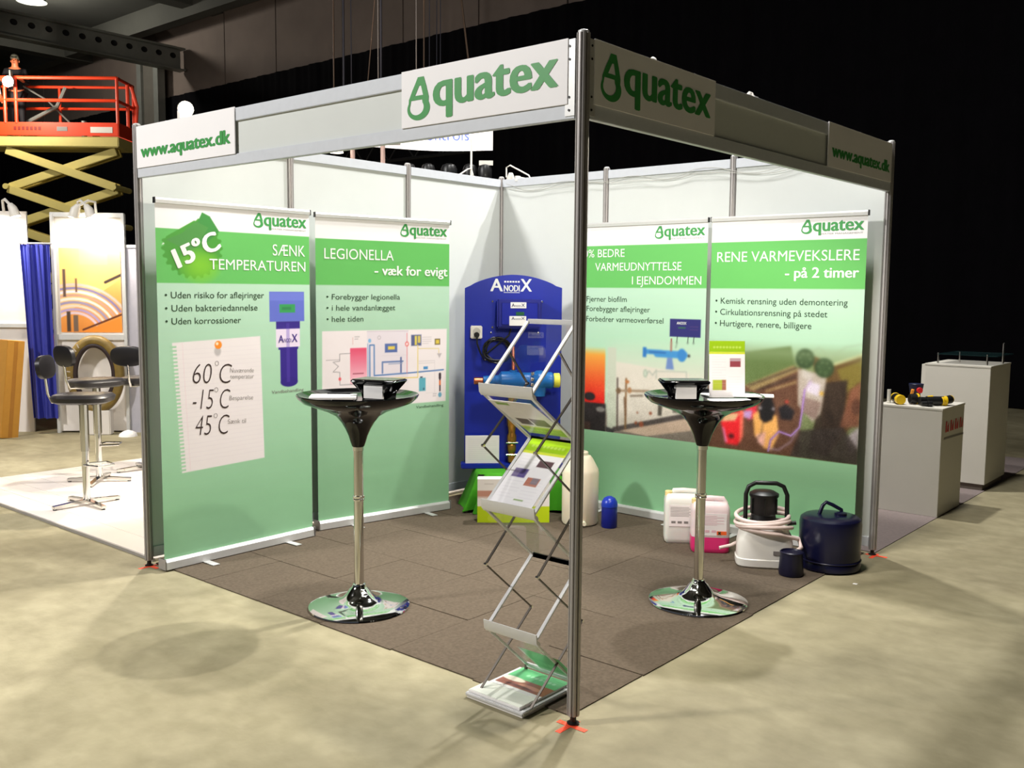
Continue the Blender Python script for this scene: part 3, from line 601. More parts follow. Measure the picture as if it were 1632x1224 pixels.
p.line([(0.68, 1.0), (0.668, 0.86), (0.655, 0.76), (0.60, 0.70), (0.52, 0.72), (0.465, 0.66), (0.45, 0.585)], 0.011, (150, 110, 180)); p.line([(0.45, 0.60), (0.52, 0.60), (0.60, 0.66), (0.655, 0.76)], 0.008, (170, 150, 180)); p.line([(0.72, 1.06), (0.68, 1.0)], .008, (170, 140, 190))
p.blur(7, 0.575, 1.4)
p.put(np.clip((p.U-0.55)/0.4, 0, 1)*np.clip((0.95-p.V)/0.3, 0, 1)*inp*0.45, (30, 20, 16)); p.put(np.clip((1.27-p.V)/0.05, 0, 1)*np.clip((p.V-1.16)/0.09, 0, 1)*0.45, (150, 168, 130))
p.line([(0.68, 1.0), (0.668, 0.86), (0.655, 0.76), (0.60, 0.70), (0.52, 0.72), (0.465, 0.66), (0.45, 0.585)], 0.009, (160, 124, 190), .8)
p.noise(0.05, 8, np.clip((1.2-p.V)/0.2, 0, 1)*inp)
p.rect(-1, 2, 0, 0.562, (120, 182, 132)); p.vgrad(0.06, 0.562, (128, 184, 134), (146, 196, 154), (p.V <= 0.562).astype(float))
tx = [('• Kemisk rensning uden demontering', 0.040, 1.53, 0.890, 0.039, 'H', 0.0), ('• Cirkulationsrensning på stedet', 0.040, 1.457, 0.767, 0.039, 'H', 0.0), ('• Hurtigere, renere, billigere', 0.040, 1.382, 0.668, 0.039, 'H', 0.0)]
banner('rightmost roller banner, RENE VARMEVEKSLERE - på 2 timer, with a picture of jugs and valves', (-1.1, 2.96, 0.0055), 0, 1.03, p, tx,
       [('RENE VARMEVEKSLERE', 0.044, 1.804, 0.946, 0.064, 'H', 0.0), ('- på 2 timer', 0.522, 1.70, 0.470, 0.062, 'H', 0.03)], [])

# ================================================================== BAR TABLES
def bar_table(label, x, y):
    t = thing('bar_table', label, 'table', (x, y, 0.0055))
    MB().lathe([(0.0, 1.060), (0.10, 1.060), (0.22, 1.062), (0.265, 1.070), (0.292, 1.084), (0.300, 1.086), (0.303, 1.082), (0.296, 1.068), (0.27, 1.045), (0.21, 1.022), (0.155, 1.003), (0.11, 0.978), (0.082, 0.945), (0.063, 0.912), (0.048, 0.878), (0.038, 0.845), (0.031, 0.825)], n=64).build('tabletop', BLACKG, t)
    MB().cyl((0, 0, 0.06), (0, 0, 0.83), 0.0245, n=28).build('pole', CHROME2, t)
    MB().lathe([(0.0246, 0.548), (0.029, 0.55), (0.030, 0.556), (0.027, 0.560), (0.030, 0.564), (0.030, 0.572), (0.0246, 0.575)], n=28).build('collar', CHROME, t)
    MB().lathe([(0.0246, 0.80), (0.028, 0.802), (0.028, 0.822), (0.0246, 0.824)], n=28).build('collar', CHROME, t)
    MB().lathe([(0.252, 0.0), (0.256, 0.004), (0.254, 0.010), (0.235, 0.018), (0.18, 0.026), (0.12, 0.036), (0.082, 0.052), (0.062, 0.075), (0.048, 0.095), (0.036, 0.105), (0.032, 0.118), (0.0246, 0.122)], n=72).build('foot_plate', CHROME, t)
    return t
bar_table('round black bar table on chrome foot, left of the brochure rack', -1.60, 0.33)
bar_table('round black bar table on chrome foot right of the front post by the jerrycans', -0.352, 1.556)
AZ = math.radians(40.4)
def at_table(c, u, v, z): return (c[0]+u*math.cos(AZ)-v*math.sin(AZ), c[1]+u*math.sin(AZ)+v*math.cos(AZ), z+0.0055)
T1, T2 = (-1.60, 0.33), (-0.352, 1.556)
def holder(label, loc, rz):
    t = thing('card_holder', label, 'holder', loc, rz)
    def ring(hx, hy, z): return [(-hx, -hy, z), (hx, -hy, z), (hx, hy, z), (-hx, hy, z)]
    o = ring(0.070, 0.045, 0.0)+ring(0.074, 0.048, 0.03)+ring(0.118, 0.078, 0.088)+ring(0.116, 0.076, 0.096)
    mb = MB(); mb.add(o, [(3, 2, 1, 0)]+[(4*a+i, 4*a+(i+1) % 4, 4*a+4+(i+1) % 4, 4*a+4+i) for a in range(3) for i in range(4) if not (a == 1 and i == 0)])
    # front flap split into a frame around a window
    A, B, C_, D_ = Vector((-0.074, -0.048, 0.03)), Vector((0.074, -0.048, 0.03)), Vector((0.118, -0.078, 0.088)), Vector((-0.118, -0.078, 0.088))
    def bl(u, v): return (A.lerp(B, u)).lerp(D_.lerp(C_, u), v)
    for (u0, u1, v0, v1) in ((0, 1, 0, 0.06), (0, 1, 0.80, 1), (0, 0.14, 0.06, 0.80), (0.86, 1, 0.06, 0.80)):
        mb.add([bl(u0, v0), bl(u1, v0), bl(u1, v1), bl(u0, v1)], [(0, 1, 2, 3)])
    ob = mb.build('body', BLACKG, t); md = ob.modifiers.new('s', 'SOLIDIFY'); md.thickness = 0.004
    MB().box((-0.112, -0.072, 0.0965), (0.112, 0.072, 0.100)).build('lid', M('lid_reflection_metal', C8(130, 122, 118), 0.22, 0.9), t, 0.001)  # black lid, its lamp reflection put into a lighter metal colour
    MB().box((-0.052, -0.064, 0.006), (0.052, -0.010, 0.074)).build('card_stack', PAPER, t)
    return t
holder('black flared card holder with white cards on the left bar table', at_table(T1, 0.10, 0.04, 1.060), AZ-0.35)
holder('black flared card holder with white cards on the right bar table', at_table(T2, -0.10, 0.02, 1.060), AZ+0.05)
tag(MB().box((-0.115, -0.08, 0), (0.115, 0.08, 0.012)).build('paper_pad', PAPER, None, 0.001), 'white pad of papers on the left side of the left bar table', 'paper').location = at_table(T1, -0.125, 0.02, 1.0625)
bpy.data.objects['paper_pad'].rotation_euler = (0, 0, AZ+0.12)
pn = tag(MB().box((-0.055, -0.015, 0), (0.055, 0.015, 0.012)).build('tape_measure_case', BLACKG, None, 0.004), 'small dark object in front of the paper pad on the left table', 'gadget'); pn.location = at_table(T1, -0.05, -0.14, 1.0625); pn.rotation_euler = (0, 0, AZ); pn.name = 'dark_case'
pn = tag(MB().box((-0.05, -0.016, 0), (0.05, 0.016, 0.013)).build('dark_case', BLACK, None, 0.004), 'small dark object right of centre in front of the card holder on the left table', 'gadget'); pn.location = at_table(T1, 0.10, -0.13, 1.0625); pn.rotation_euler = (0, 0, AZ)
pn = thing('pen', 'dark pen on the white pad on the left table', 'pen', at_table(T1, -0.10, 0.05, 1.0785), AZ)
MB().cyl((-0.06, 0, 0.004), (0.055, 0, 0.004), 0.004, n=8).build('barrel', BLACK, pn); MB().cyl((0.055, 0, 0.004), (0.07, 0, 0.004), 0.004, 0.001, 8).build('tip', CHROME2, pn)
# leaflet stand on the right table
def leaflet_pic(w_, h_, kind=0):
    p = Pic(0, w_, 0, h_, 0.003)
    p.rect(-1, 1, -1, 1, (240, 238, 240)); p.rect(-1, 1, h_*0.80, h_, (150, 190, 30)); p.rect(-1, 1, h_*0.765, h_*0.80, (206, 216, 60))
    for k in range(9): p.ell(w_*(0.14+k*0.09), h_*0.885, w_*0.035, h_*0.022, (196, 220, 120), .7)
    if kind == 0:
        p.rect(w_*0.58, w_*0.88, h_*0.54, h_*0.69, (150, 70, 80)); p.rect(w_*0.58, w_*0.88, h_*0.64, h_*0.69, (186, 160, 170))
        p.rect(w_*0.10, w_*0.47, h_*0.13, h_*0.31, (180, 196, 60)); p.rect(w_*0.36, w_*0.47, h_*0.13, h_*0.31, (170, 110, 90))
    elif kind == 1:
        p.rect(w_*0.52, w_*0.86, h_*0.58, h_*0.68, (96, 72, 78)); p.rect(w_*0.10, w_*0.42, h_*0.40, h_*0.53, (124, 112, 150)); p.rect(w_*0.24, w_*0.40, h_*0.40, h_*0.53, (86, 72, 140), .7)
        p.rect(w_*0.50, w_*0.80, h_*0.30, h_*0.42, (186, 120, 100)); p.rect(w_*0.62, w_*0.78, h_*0.33, h_*0.42, (120, 130, 150), .7); p.rect(w_*0.5, w_*0.72, h_*0.08, h_*0.10, (150, 176, 120))
    else:
        p.rect(w_*0.12, w_*0.42, h_*0.52, h_*0.70, (60, 50, 50)); p.rect(w_*0.46, w_*0.84, h_*0.50, h_*0.72, (96, 80, 78)); p.rect(0.1*w_, 0.4*w_, 0.05*h_, 0.12*h_, (120, 170, 40))
    for k in range(14):
        z = h_*(0.72-k*0.047)
        p.line([(w_*0.08, z), (w_*(0.46 if k % 3 else 0.35), z)], 0.0016, (196, 192, 200), .8)
        if k > 4: p.line([(w_*0.54, z-h_*0.12), (w_*0.9, z-h_*0.12)], 0.0016, (200, 196, 204), .7)
    return p
ACR = M('clear_acrylic', C8(246, 248, 250), 0.03, 0, 0.0, 1, trans=1.0, ior=1.15, alpha=0.35)
t = thing('leaflet_stand', 'upright clear stand holding a white leaflet with a yellow-green head on the right bar table', 'stand', at_table(T2, 0.035, 0.03, 1.0625), AZ+0.03)
leaflet_pic(0.185, 0.29).build('leaflet', GLOSSP, t, 0.0, lambda P: np.stack([P[:, 0], P[:, 1]+0.002+(P[:, 2])*0.12, P[:, 2]+0.004], 1))
MB().box((-0.004, -0.001, 0.001), (0.189, 0.06, 0.0035)).build('foot', ACR, t, 0.0005); MB().add([(-0.003, 0.004, 0.003), (0.188, 0.004, 0.003), (0.188, 0.0395, 0.296), (-0.003, 0.0395, 0.296), (-0.003, 0.007, 0.003), (0.188, 0.007, 0.003), (0.188, 0.0425, 0.296), (-0.003, 0.0425, 0.296)], [(0, 1, 2, 3), (4, 7, 6, 5), (0, 4, 5, 1), (1, 5, 6, 2), (2, 6, 7, 3), (3, 7, 4, 0)]).build('back_sheet', ACR, t)
for nm, u, v, w_, h_, a, z, lab in (('paper_stack', 0.12, -0.10, 0.21, 0.14, 0.10, 1.0625, 'broad white paper stack lying in front of the leaflet stand on the right table'), ('paper_stack', 0.26, 0.02, 0.20, 0.13, -0.25, 1.077, 'white papers reaching over the right rim of the right bar table'), ('paper_stack', 0.13, 0.16, 0.2, 0.12, 0.2, 1.0645, 'white papers behind the leaflet stand on the right table')):
    o = tag(MB().box((-w_/2, -h_/2, 0), (w_/2, h_/2, 0.006)).build(nm, PAPER, None, 0.001), lab, 'paper'); o.location = at_table(T2, u, v, z); o.rotation_euler = (0, 0, AZ+a)

# ================================================================== ZIGZAG BROCHURE RACK
rk = thing('brochure_rack', 'folding zigzag aluminium brochure rack standing beside the front post', 'rack', (-0.245, -0.005, 0.0), 0.0)
YF, YR = -0.05, 0.225
HW = 0.125
F = {1: 1.235, 2: 0.785, 3: 0.308}; Rr = {0: 1.487, 1: 1.012, 2: 0.530, 3: 0.055}
def lean(z): return -0.036*z-0.16*max(0.0, 0.30-z)
def P(s, y, z): return (s*HW+lean(z)+0.02*0, y, z)
RK = M('rack_aluminium', C8(212, 212, 212), 0.4, 0.25, 0.04, 30)
def rack_panel(za, ya, zb, yb, mat_fill, name):
    for s in (-1, 1): MB().beam(P(s*0.96, ya, za), P(s*0.96, yb, zb), 0.016, 0.008, (0, -1, 1)).build('side_rail', RK, rk, 0.001)
    MB().beam(P(-0.96, yb, zb), P(0.96, yb, zb), 0.008, 0.02, (0, 0, 1)).build('cross_rail', RK, rk, 0.001)
    if mat_fill is not None:
        off = Vector((0, -0.002, 0.002))
        a, b, c, d = [Vector(q) for q in (P(-0.9, ya, za), P(0.9, ya, za), P(0.9, yb, zb), P(-0.9, yb, zb))]
        nrm = (b-a).cross(d-a).normalized()*0.0015
        MB().add([a+nrm, b+nrm, c+nrm, d+nrm, a-nrm, b-nrm, c-nrm, d-nrm], [(0, 1, 2, 3), (7, 6, 5, 4), (0, 4, 5, 1), (1, 5, 6, 2), (2, 6, 7, 3), (3, 7, 4, 0)]).build(name, mat_fill, rk)
TINT = M('tinted_acrylic', C8(225, 232, 236), 0.04, 0, 0.0, 1, trans=1.0, ior=1.05, alpha=0.10, spec=0.1)
rack_panel(F[1], YF, Rr[0], YR, TINT, 'acrylic_sheet')
rack_panel(F[1]-0.02, YF, Rr[1], YR, TINT, 'acrylic_sheet')
rack_panel(F[2], YF, Rr[1], YR, TINT, 'acrylic_sheet')
rack_panel(F[2]-0.02, YF, Rr[2], YR, TINT, 'acrylic_sheet')
rack_panel(F[3], YF, Rr[2], YR, None, '')
rack_panel(F[3]-0.02, YF, Rr[3], YR, TINT, 'acrylic_sheet')
for k in (1, 2, 3):
    z = F[k]; pr = [(YF-0.002, z-0.026), (YF+0.012, z-0.024), (YF+0.004, z-0.010), (YF-0.006, z-0.004), (YF-0.014, z+0.022), (YF-0.018, z+0.022), (YF-0.014, z-0.012)]
    n = len(pr); xa, xb = -HW*1.06+lean(z), HW*1.06+lean(z)
    MB().add([(xa, a, b) for a, b in pr]+[(xb, a, b) for a, b in pr], [tuple(range(n)), tuple(range(2*n-1, n-1, -1))]+[(i, i+n, (i+1) % n+n, (i+1) % n) for i in range(n)]).build('lip', RK, rk)
# scissor bars, offset by half a bay
for s in (-1, 1):
    pts = [(YF+0.5*(YR-YF)+0.02, 1.375), (YR, 1.235), (YF, 1.012), (YR, 0.785), (YF, 0.545), (YR, 0.308), (YF, 0.03)]
    for (ya, za), (yb, zb) in zip(pts[:-1], pts[1:]):
        MB().beam(P(s*1.04, ya, za), P(s*1.04, yb, zb), 0.004, 0.010, (1, 0, 0)).build('scissor_bar', DARKBAR, rk)
    for (ya, za) in pts[1:-1]: MB().cyl(P(s*0.99, ya, za), P(s*1.09, ya, za), 0.006, n=8).build('pivot', CHROME2, rk)
pl = MB().box((-0.215, YF-0.045, 0.010), (0.082, YR+0.02, 0.024)).build('base_plate', RK, rk, 0.003)
MB().box((-0.21, YF-0.04, 0.0), (0.078, YR+0.01, 0.010)).build('base_foot', WHITE, rk, 0.002)
MB().beam((-HW-0.04, YR, 0.024), (-HW-0.04, YR, 0.06), 0.01, 0.01).build('hinge_block', DARKBAR, rk); MB().beam((HW-0.05, YR, 0.024), (HW-0.05, YR, 0.06), 0.01, 0.01).build('hinge_block', DARKBAR, rk)
def rack_leaflet(label, za, ya, zb, yb, kind, flip=False):
    a, b, c, d = [Vector(q) for q in (P(-0.84, ya, za), P(0.84, ya, za), P(0.84, yb, zb), P(-0.84, yb, zb))]
    ex = (b-a); ez = (d-a); nr = ex.cross(ez).normalized()*(-0.004 if kind == 2 else 0.004)
    t = thing('brochure', label, 'brochure', (0, 0, 0)); t.matrix_world = rk_m
    w_, h_ = ex.length, ez.length
    q = leaflet_pic(w_, h_, kind)
    def fn(Pn):
        u = Pn[:, 0:1]/w_; v = Pn[:, 2:3]/h_
        return np.array(a)[None]+np.array(nr)[None]+u*np.array(ex)[None]+v*np.array(ez)[None]
    q.build('cover', GLOSSP, t, 0, fn); m2 = MB(); n1 = nr*0.9; n2 = nr*0.5
    m2.add([a+n1, b+n1, c+n1, d+n1, a+n2, b+n2, c+n2, d+n2], [(3, 2, 1, 0), (4, 5, 6, 7), (0, 1, 5, 4), (1, 2, 6, 5), (2, 3, 7, 6), (3, 0, 4, 7)]).build('pages', PAPER, t)
bpy.context.view_layer.update(); rk_m = rk.matrix_world.copy()
rack_leaflet('white brochure with green head lying on the middle slope of the rack', F[2]+0.01, YF, Rr[1], YR, 1)
rack_leaflet('white brochure seen through the underside of the upper rack tray', F[1]-0.04, YF+0.01, Rr[1]+0.03, YR-0.02, 2)
t = thing('brochure', 'green brochure with a brown picture lying on the base of the rack', 'brochure'); t.matrix_world = rk_m
q = Pic(-0.185, 0.06, 0.0, 0.20, 0.003); q.rect(-1, 1, -1, 1, (232, 232, 226)); q.rect(-1, 1, 0.08, 0.21, (96, 178, 116)); q.rect(-1, 1, 0.02, 0.10, (150, 96, 76)); q.ell(-0.14, 0.085, 0.06, 0.02, (226, 220, 200)); q.ell(-0.03, 0.055, 0.06, 0.016, (196, 140, 116)); q.ell(-0.08, 0.04, 0.07, 0.01, (110, 70, 60))
for k in range(7): q.ell(-0.11+k*0.022, 0.145, 0.008, 0.010, (170, 214, 180), .7)
q.build('cover', GLOSSP, t, 0, lambda Pn: np.stack([Pn[:, 0], Pn[:, 2]+0.03, np.full(len(Pn), 0.034)], 1)); MB().box((-0.185, 0.03, 0.0245), (0.06, 0.23, 0.0335)).build('pages', PAPER, t)
t = thing('brochure', 'white paper pile on the front edge of the rack base', 'brochure'); t.matrix_world = rk_m
MB().box((-0.205, -0.085, 0.0245), (0.06, 0.028, 0.034)).build('pages', PAPER, t, 0.001); MB().box((-0.202, -0.082, 0.0345), (0.057, 0.024, 0.036)).build('cover', M('pale_print', C8(226, 230, 216), 0.4), t)
t = thing('brochure', 'green and white brochure behind the lowest rack tray', 'brochure'); t.matrix_world = rk_m
q = Pic(-0.10, 0.11, 0.0, 0.17, 0.003); q.rect(-1, 1, -1, 1, (110, 182, 126)); q.rect(-1, 1, -1, 0.02, (196, 208, 196)); q.rect(-1, -0.088, -1, 1, (190, 200, 190))
for k in range(6): q.ell(-0.03+k*0.022, 0.06, 0.007, 0.009, (150, 206, 160), .8)
q.build('cover', GLOSSP, t, 0, lambda Pn: np.stack([Pn[:, 0]+0.02, 0.212-Pn[:, 2]*0.9, 0.065+Pn[:, 2]*0.8], 1))

# ================================================================== ANODIX BOARD IN THE CORNER
A45 = math.radians(45)
BLUE = M('cobalt_board', C8(14, 38, 158), 0.38, 0, 0.06, 5)
NAVY = M('navy_box', C8(20, 30, 128), 0.35, 0, 0.05, 8)
BD = (-2.5, 2.65, 0)
bd_ = thing('display_board', 'tall cobalt blue display board with arched top standing on the green cloth in the corner', 'board', BD, A45)
arc = [(-0.404, 0.30), (0.315, 0.30), (0.315, 1.632)]
for k in range(0, 25):
    x = 0.27-k*(0.63/24); arc.append((x, 1.645+0.080*math.cos((x+0.045)/0.315*PI/2)**0.8 if abs(x+0.045) < 0.314 else 1.645))
arc += [(-0.404, 1.625)]
MB().prism(arc, 0.0, 0.02).build('back_panel', BLUE, bd_, 0.002)
MB().box((-0.43, -0.09, 0.296), (0.33, 0.03, 0.334)).build('shelf', BLUE, bd_, 0.006)
mb = MB(); add_text(mb, 'A', -0.218, 1.604, 0.094, 0.090, 'H', 0.03, -0.0015); add_text(mb, 'NODI', -0.118, 1.604, 0.118, 0.044, 'H', 0.03, -0.0015); add_text(mb, 'X', 0.005, 1.604, 0.085, 0.090, 'H', 0.03, -0.0015)
mb.box((-0.118, -0.0015, 1.593), (0.0, -0.001, 1.597)); 
for k in range(6): mb.box((-0.115+k*0.02, -0.0015, 1.668), (-0.101+k*0.02, -0.001, 1.680))
mb.build('lettering', WINK, bd_)
cb = MB().box((-0.172, -0.10, 1.335), (0.155, 0.0, 1.545)).build('control_box', NAVY, bd_, 0.012)
MB().box((-0.14, -0.106, 1.36), (0.125, -0.10, 1.52)).build('front_cover', M('blue_cover', C8(22, 36, 150), .3), cb, 0.004)
l1 = MB().box((-0.075, -0.108, 1.482), (0.040, -0.1065, 1.525)).build('label_plate', PAPER, cb)
MB().box((-0.035, -0.108, 1.430), (0.025, -0.1065, 1.455)).build('display', M('green_lcd', C8(34, 92, 60), .3), cb)
l2 = MB().box((-0.083, -0.108, 1.355), (0.040, -0.1065, 1.425)).build('label_plate', PAPER, cb)
VINK = M('navy_ink', C8(30, 30, 90), .5)
for z, h_ in ((1.492, 0.024), (1.398, 0.020)):
    mb = MB(); add_text(mb, 'A', -0.068, z, 0.024, h_, 'H', 0.02, -0.109); add_text(mb, 'NODI', -0.042, z, 0.042, h_*0.55, 'H', 0.0, -0.109); add_text(mb, 'X', 0.003, z, 0.026, h_, 'H', 0.02, -0.109); mb.build('lettering', VINK, cb)
for x, z in ((-0.2, 1.53), (0.165, 1.53), (-0.2, 1.34), (0.14, 1.30), (-0.21, 1.30)): MB().lathe([(0.008, 0), (0.007, 0.006), (0.0, 0.008)], n=10).build('screw', CHROME2, bd_).matrix_local = Matrix.Translation((x, 0, z)) @ Matrix.Rotation(PI/2, 4, 'X')
sk = MB().box((-0.362, -0.035, 1.255), (-0.276, 0.0, 1.350)).build('power_socket', WHITE, bd_, 0.006)
MB().cyl((-0.318, -0.035, 1.308), (-0.318, -0.037, 1.308), 0.028, n=20).build('socket_recess', M('socket_shade', C8(196, 192, 184), .5), sk)
MB().cyl((-0.318, -0.036, 1.285), (-0.318, -0.075, 1.285), 0.020, n=16).build('plug', BLACK, sk)
mb = MB(); pts = [(-0.318, -0.07, 1.285), (-0.315, -0.075, 1.22), (-0.29, -0.05, 1.15), (-0.26, -0.03, 1.10)]
for k in range(80):
    t_ = -2.2+k*0.31; r_ = 0.085+0.012*math.sin(k*0.7); pts.append((-0.165+r_*math.cos(t_)*1.1, -0.03-0.008*math.sin(k*0.5), 1.17+r_*math.sin(t_)))
pts += [(-0.08, -0.03, 1.28), (-0.06, -0.03, 1.34)]
mb.tube(pts, 0.007, 6); mb.build('coiled_cable', BLACK, bd_)
CYAN = M('cyan_cast_pump', C8(30, 110, 186), 0.35, 0, 0.06, 12)
BRASS = M('brass', C8(190, 136, 60), 0.3, 0.9, 0.1, 30); COPPER = M('copper', C8(190, 110, 78), 0.35, 0.9, 0.1, 30)
def xl(prof, zc, yc): # lathe about the x axis
    mb = MB(); n = 20; vs = []; fs = []
    for (x, r) in prof:
        for k in range(n): vs.append((x, yc+r*math.cos(2*PI*k/n), zc+r*math.sin(2*PI*k/n)))
    for i in range(len(prof)-1):
        for k in range(n): fs.append((i*n+k, i*n+(k+1) % n, (i+1)*n+(k+1) % n, (i+1)*n+k))
    fs += [tuple(range(n)), tuple((len(prof)-1)*n+k for k in range(n-1, -1, -1))]
    return mb.add(vs, fs)
pu = xl([(-0.27, 0.032), (-0.22, 0.034), (-0.205, 0.044), (-0.19, 0.044), (-0.18, 0.036), (-0.16, 0.04), (-0.14, 0.066), (-0.02, 0.064), (-0.01, 0.058), (0.10, 0.058), (0.12, 0.072), (0.16, 0.074), (0.18, 0.060), (0.23, 0.062), (0.245, 0.05)], 0.955, -0.10).build('pump_body', CYAN, bd_)
MB().cyl((0.14, -0.10, 0.93), (0.14, -0.10, 0.84), 0.058, 0.045, 20).build('outlet', CYAN, pu)
MB().cyl((-0.05, -0.10, 1.0), (-0.05, -0.10, 1.03), 0.03, 0.028, 16).build('neck', CYAN, pu)
xl([(0.245, 0.046), (0.252, 0.054), (0.288, 0.054), (0.294, 0.046)], 0.955, -0.10).build('yellow_cap', M('yellow_cap', C8(232, 226, 80), .4), pu)
xl([(-0.34, 0.022), (-0.335, 0.027), (-0.275, 0.027), (-0.27, 0.020)], 0.950, -0.10).build('copper_fitting', COPPER, pu)
MB().cyl((-0.05, -0.10, 1.03), (-0.05, -0.06, 1.20), 0.013, n=12).build('copper_pipe', COPPER, bd_)
MB().cyl((-0.20, -0.10, 0.99), (-0.20, -0.10, 1.03), 0.008, n=8).build('bolt', CHROME2, bd_)
for z in (0.93, 0.97, 1.01): MB().lathe([(0.010, -0.012), (0.014, -0.006), (0.014, 0.006), (0.010, 0.012)], (0.085, -0.165, z), 10).build('clip', CHROME2, bd_)
MB().lathe([(0.020, 0.335), (0.030, 0.345), (0.030, 0.40), (0.024, 0.41), (0.034, 0.43), (0.034, 0.47), (0.024, 0.48), (0.036, 0.50), (0.036, 0.54), (0.026, 0.56), (0.030, 0.60), (0.038, 0.62), (0.040, 0.70), (0.030, 0.72), (0.028, 0.92)], (-0.055, -0.06, 0), 20).build('brass_valve', BRASS, bd_)
for z in (0.49, 0.40): MB().cyl((-0.10, -0.085, z), (-0.01, -0.085, z), 0.008, n=8).build('pipe_clamp', CHROME2, bd_)
bk = thing('booklet', 'white information sheet holder leaning at the foot of the blue board', 'booklet', (0, 0, 0)); bk.location = BD; bk.rotation_euler = (0, 0, A45)
q = Pic(-0.398, -0.148, 0.336, 0.54, 0.003); q.rect(-2, 2, -1, 2, (236, 232, 232))
for k in range(11): q.line([(-0.375, 0.515-k*0.015), (-0.17 if k % 4 else -0.25, 0.515-k*0.015)], 0.002, (196, 190, 196), .8)
q.build('cover', GLOSSP, bk, -0.073); MB().box((-0.398, -0.072, 0.3345), (-0.148, -0.052, 0.54)).build('pages', PAPER, bk)
# green cloth draped over a low table
GCL = M('green_cloth', C8(72, 168, 24), 0.8, 0, 0.12, 8)
gc = thing('cloth_table', 'low table under a bright green draped cloth below the blue board', 'table', (-2.44, 2.60, 0.0055), A45)
mb = MB(); vs = []; fs = []; n = 120; lv = 12
for j in range(lv+1):
    q_ = j/lv
    for k in range(n):
        t_ = 2*PI*k/n; c, s = math.cos(t_), math.sin(t_); ex = 5
        fold = 0.5+0.5*math.sin(t_*11+1.2*math.sin(t_*3)); e = q_**0.8
        hx, hy = 0.335+0.075*e*fold, 0.20+0.06*e*fold
        if c < -0.3 and s < 0.3: hx += 0.05*q_**1.5
        z = 0.287*(1-q_)+0.003+0.02*q_*math.sin(t_*5+1)*(q_ > 0.8)*1.0
        z = max(0.002, z)
        r = 1-0.03*(j == 0)
        vs.append((r*hx*math.copysign(abs(c)**(2/ex), c), r*hy*math.copysign(abs(s)**(2/ex), s), z+(0.002 if j == 0 else 0)))
for j in range(lv):
    for k in range(n): fs.append((j*n+k, j*n+(k+1) % n, (j+1)*n+(k+1) % n, (j+1)*n+k))
fs.append(tuple(range(n))); mb.add(vs, fs).build('cloth', GCL, gc, smooth=1.4)
MB().box((-0.32, -0.185, 0.262), (0.32, 0.185, 0.280)).build('tabletop', BLACK, gc)
for x in (-0.29, 0.27):
    for y_ in (-0.16, 0.14): MB().box((x, y_, 0), (x+0.02, y_+0.02, 0.262)).build('leg', BLACK, gc)
# white and lime box
t = thing('product_box', 'white cardboard box with lime green lower half in front of the green cloth', 'box', (-2.345, 2.03, 0.0055), math.atan2(0.344, 0.377))
q = Pic(0, 0.50, 0.0, 0.305, 0.004); q.rect(-1, 2, -1, 2, (244, 238, 232)); q.rect(-1, 2, -1, 0.115, (196, 220, 26)); q.rect(-1, 0.16, 0.18, 0.225, (206, 150, 130)); q.rect(-1, 0.14, 0.172, 0.185, (226, 200, 190), .8); q.line([(0.05, 0.272), (0.11, 0.272)], 0.004, (200, 190, 186)); q.ell(0.12, 0.03, 0.05, 0.03, (214, 230, 80), .6)
q.build('front_print', GLOSSP, t, -0.001); MB().box((0, 0, 0), (0.50, 0.11, 0.305)).build('carton', M('box_card', C8(236, 232, 226), .5), t, 0.004)
# ================================================================== THINGS ALONG THE BACK
MB0 = MB
t = thing('white_vessel', 'tall white plastic cylinder with conical shoulder behind the front post', 'vessel', (-1.81, 2.50, 0.0055))
MB().lathe([(0.10, 0.0), (0.118, 0.006), (0.126, 0.02), (0.127, 0.36), (0.122, 0.385), (0.085, 0.455), (0.070, 0.475), (0.05, 0.482)], n=48).build('body', CREAM, t)
MB().lathe([(0.052, 0.480), (0.052, 0.50), (0.045, 0.506)], n=28).build('cap', CREAM, t)
MB().cyl((0.09, -0.08, 0.03), (0.115, -0.105, 0.03), 0.014, n=10).build('drain_plug', CREAM, t)
t = thing('blue_canister', 'small dark blue cylinder with domed top beside the white vessel', 'canister', (-1.595, 2.545, 0.0055))
MB().lathe([(0.050, 0), (0.054, 0.006), (0.054, 0.145), (0.050, 0.155)], n=32).build('body', M('deep_blue_plastic', C8(12, 26, 120), 0.35), t)
MB().lathe([(0.056, 0.145), (0.056, 0.16), (0.052, 0.18), (0.038, 0.202), (0.015, 0.214), (0.0, 0.216)], n=32).build('dome_cap', M('blue_cap', C8(24, 52, 168), .3), t)
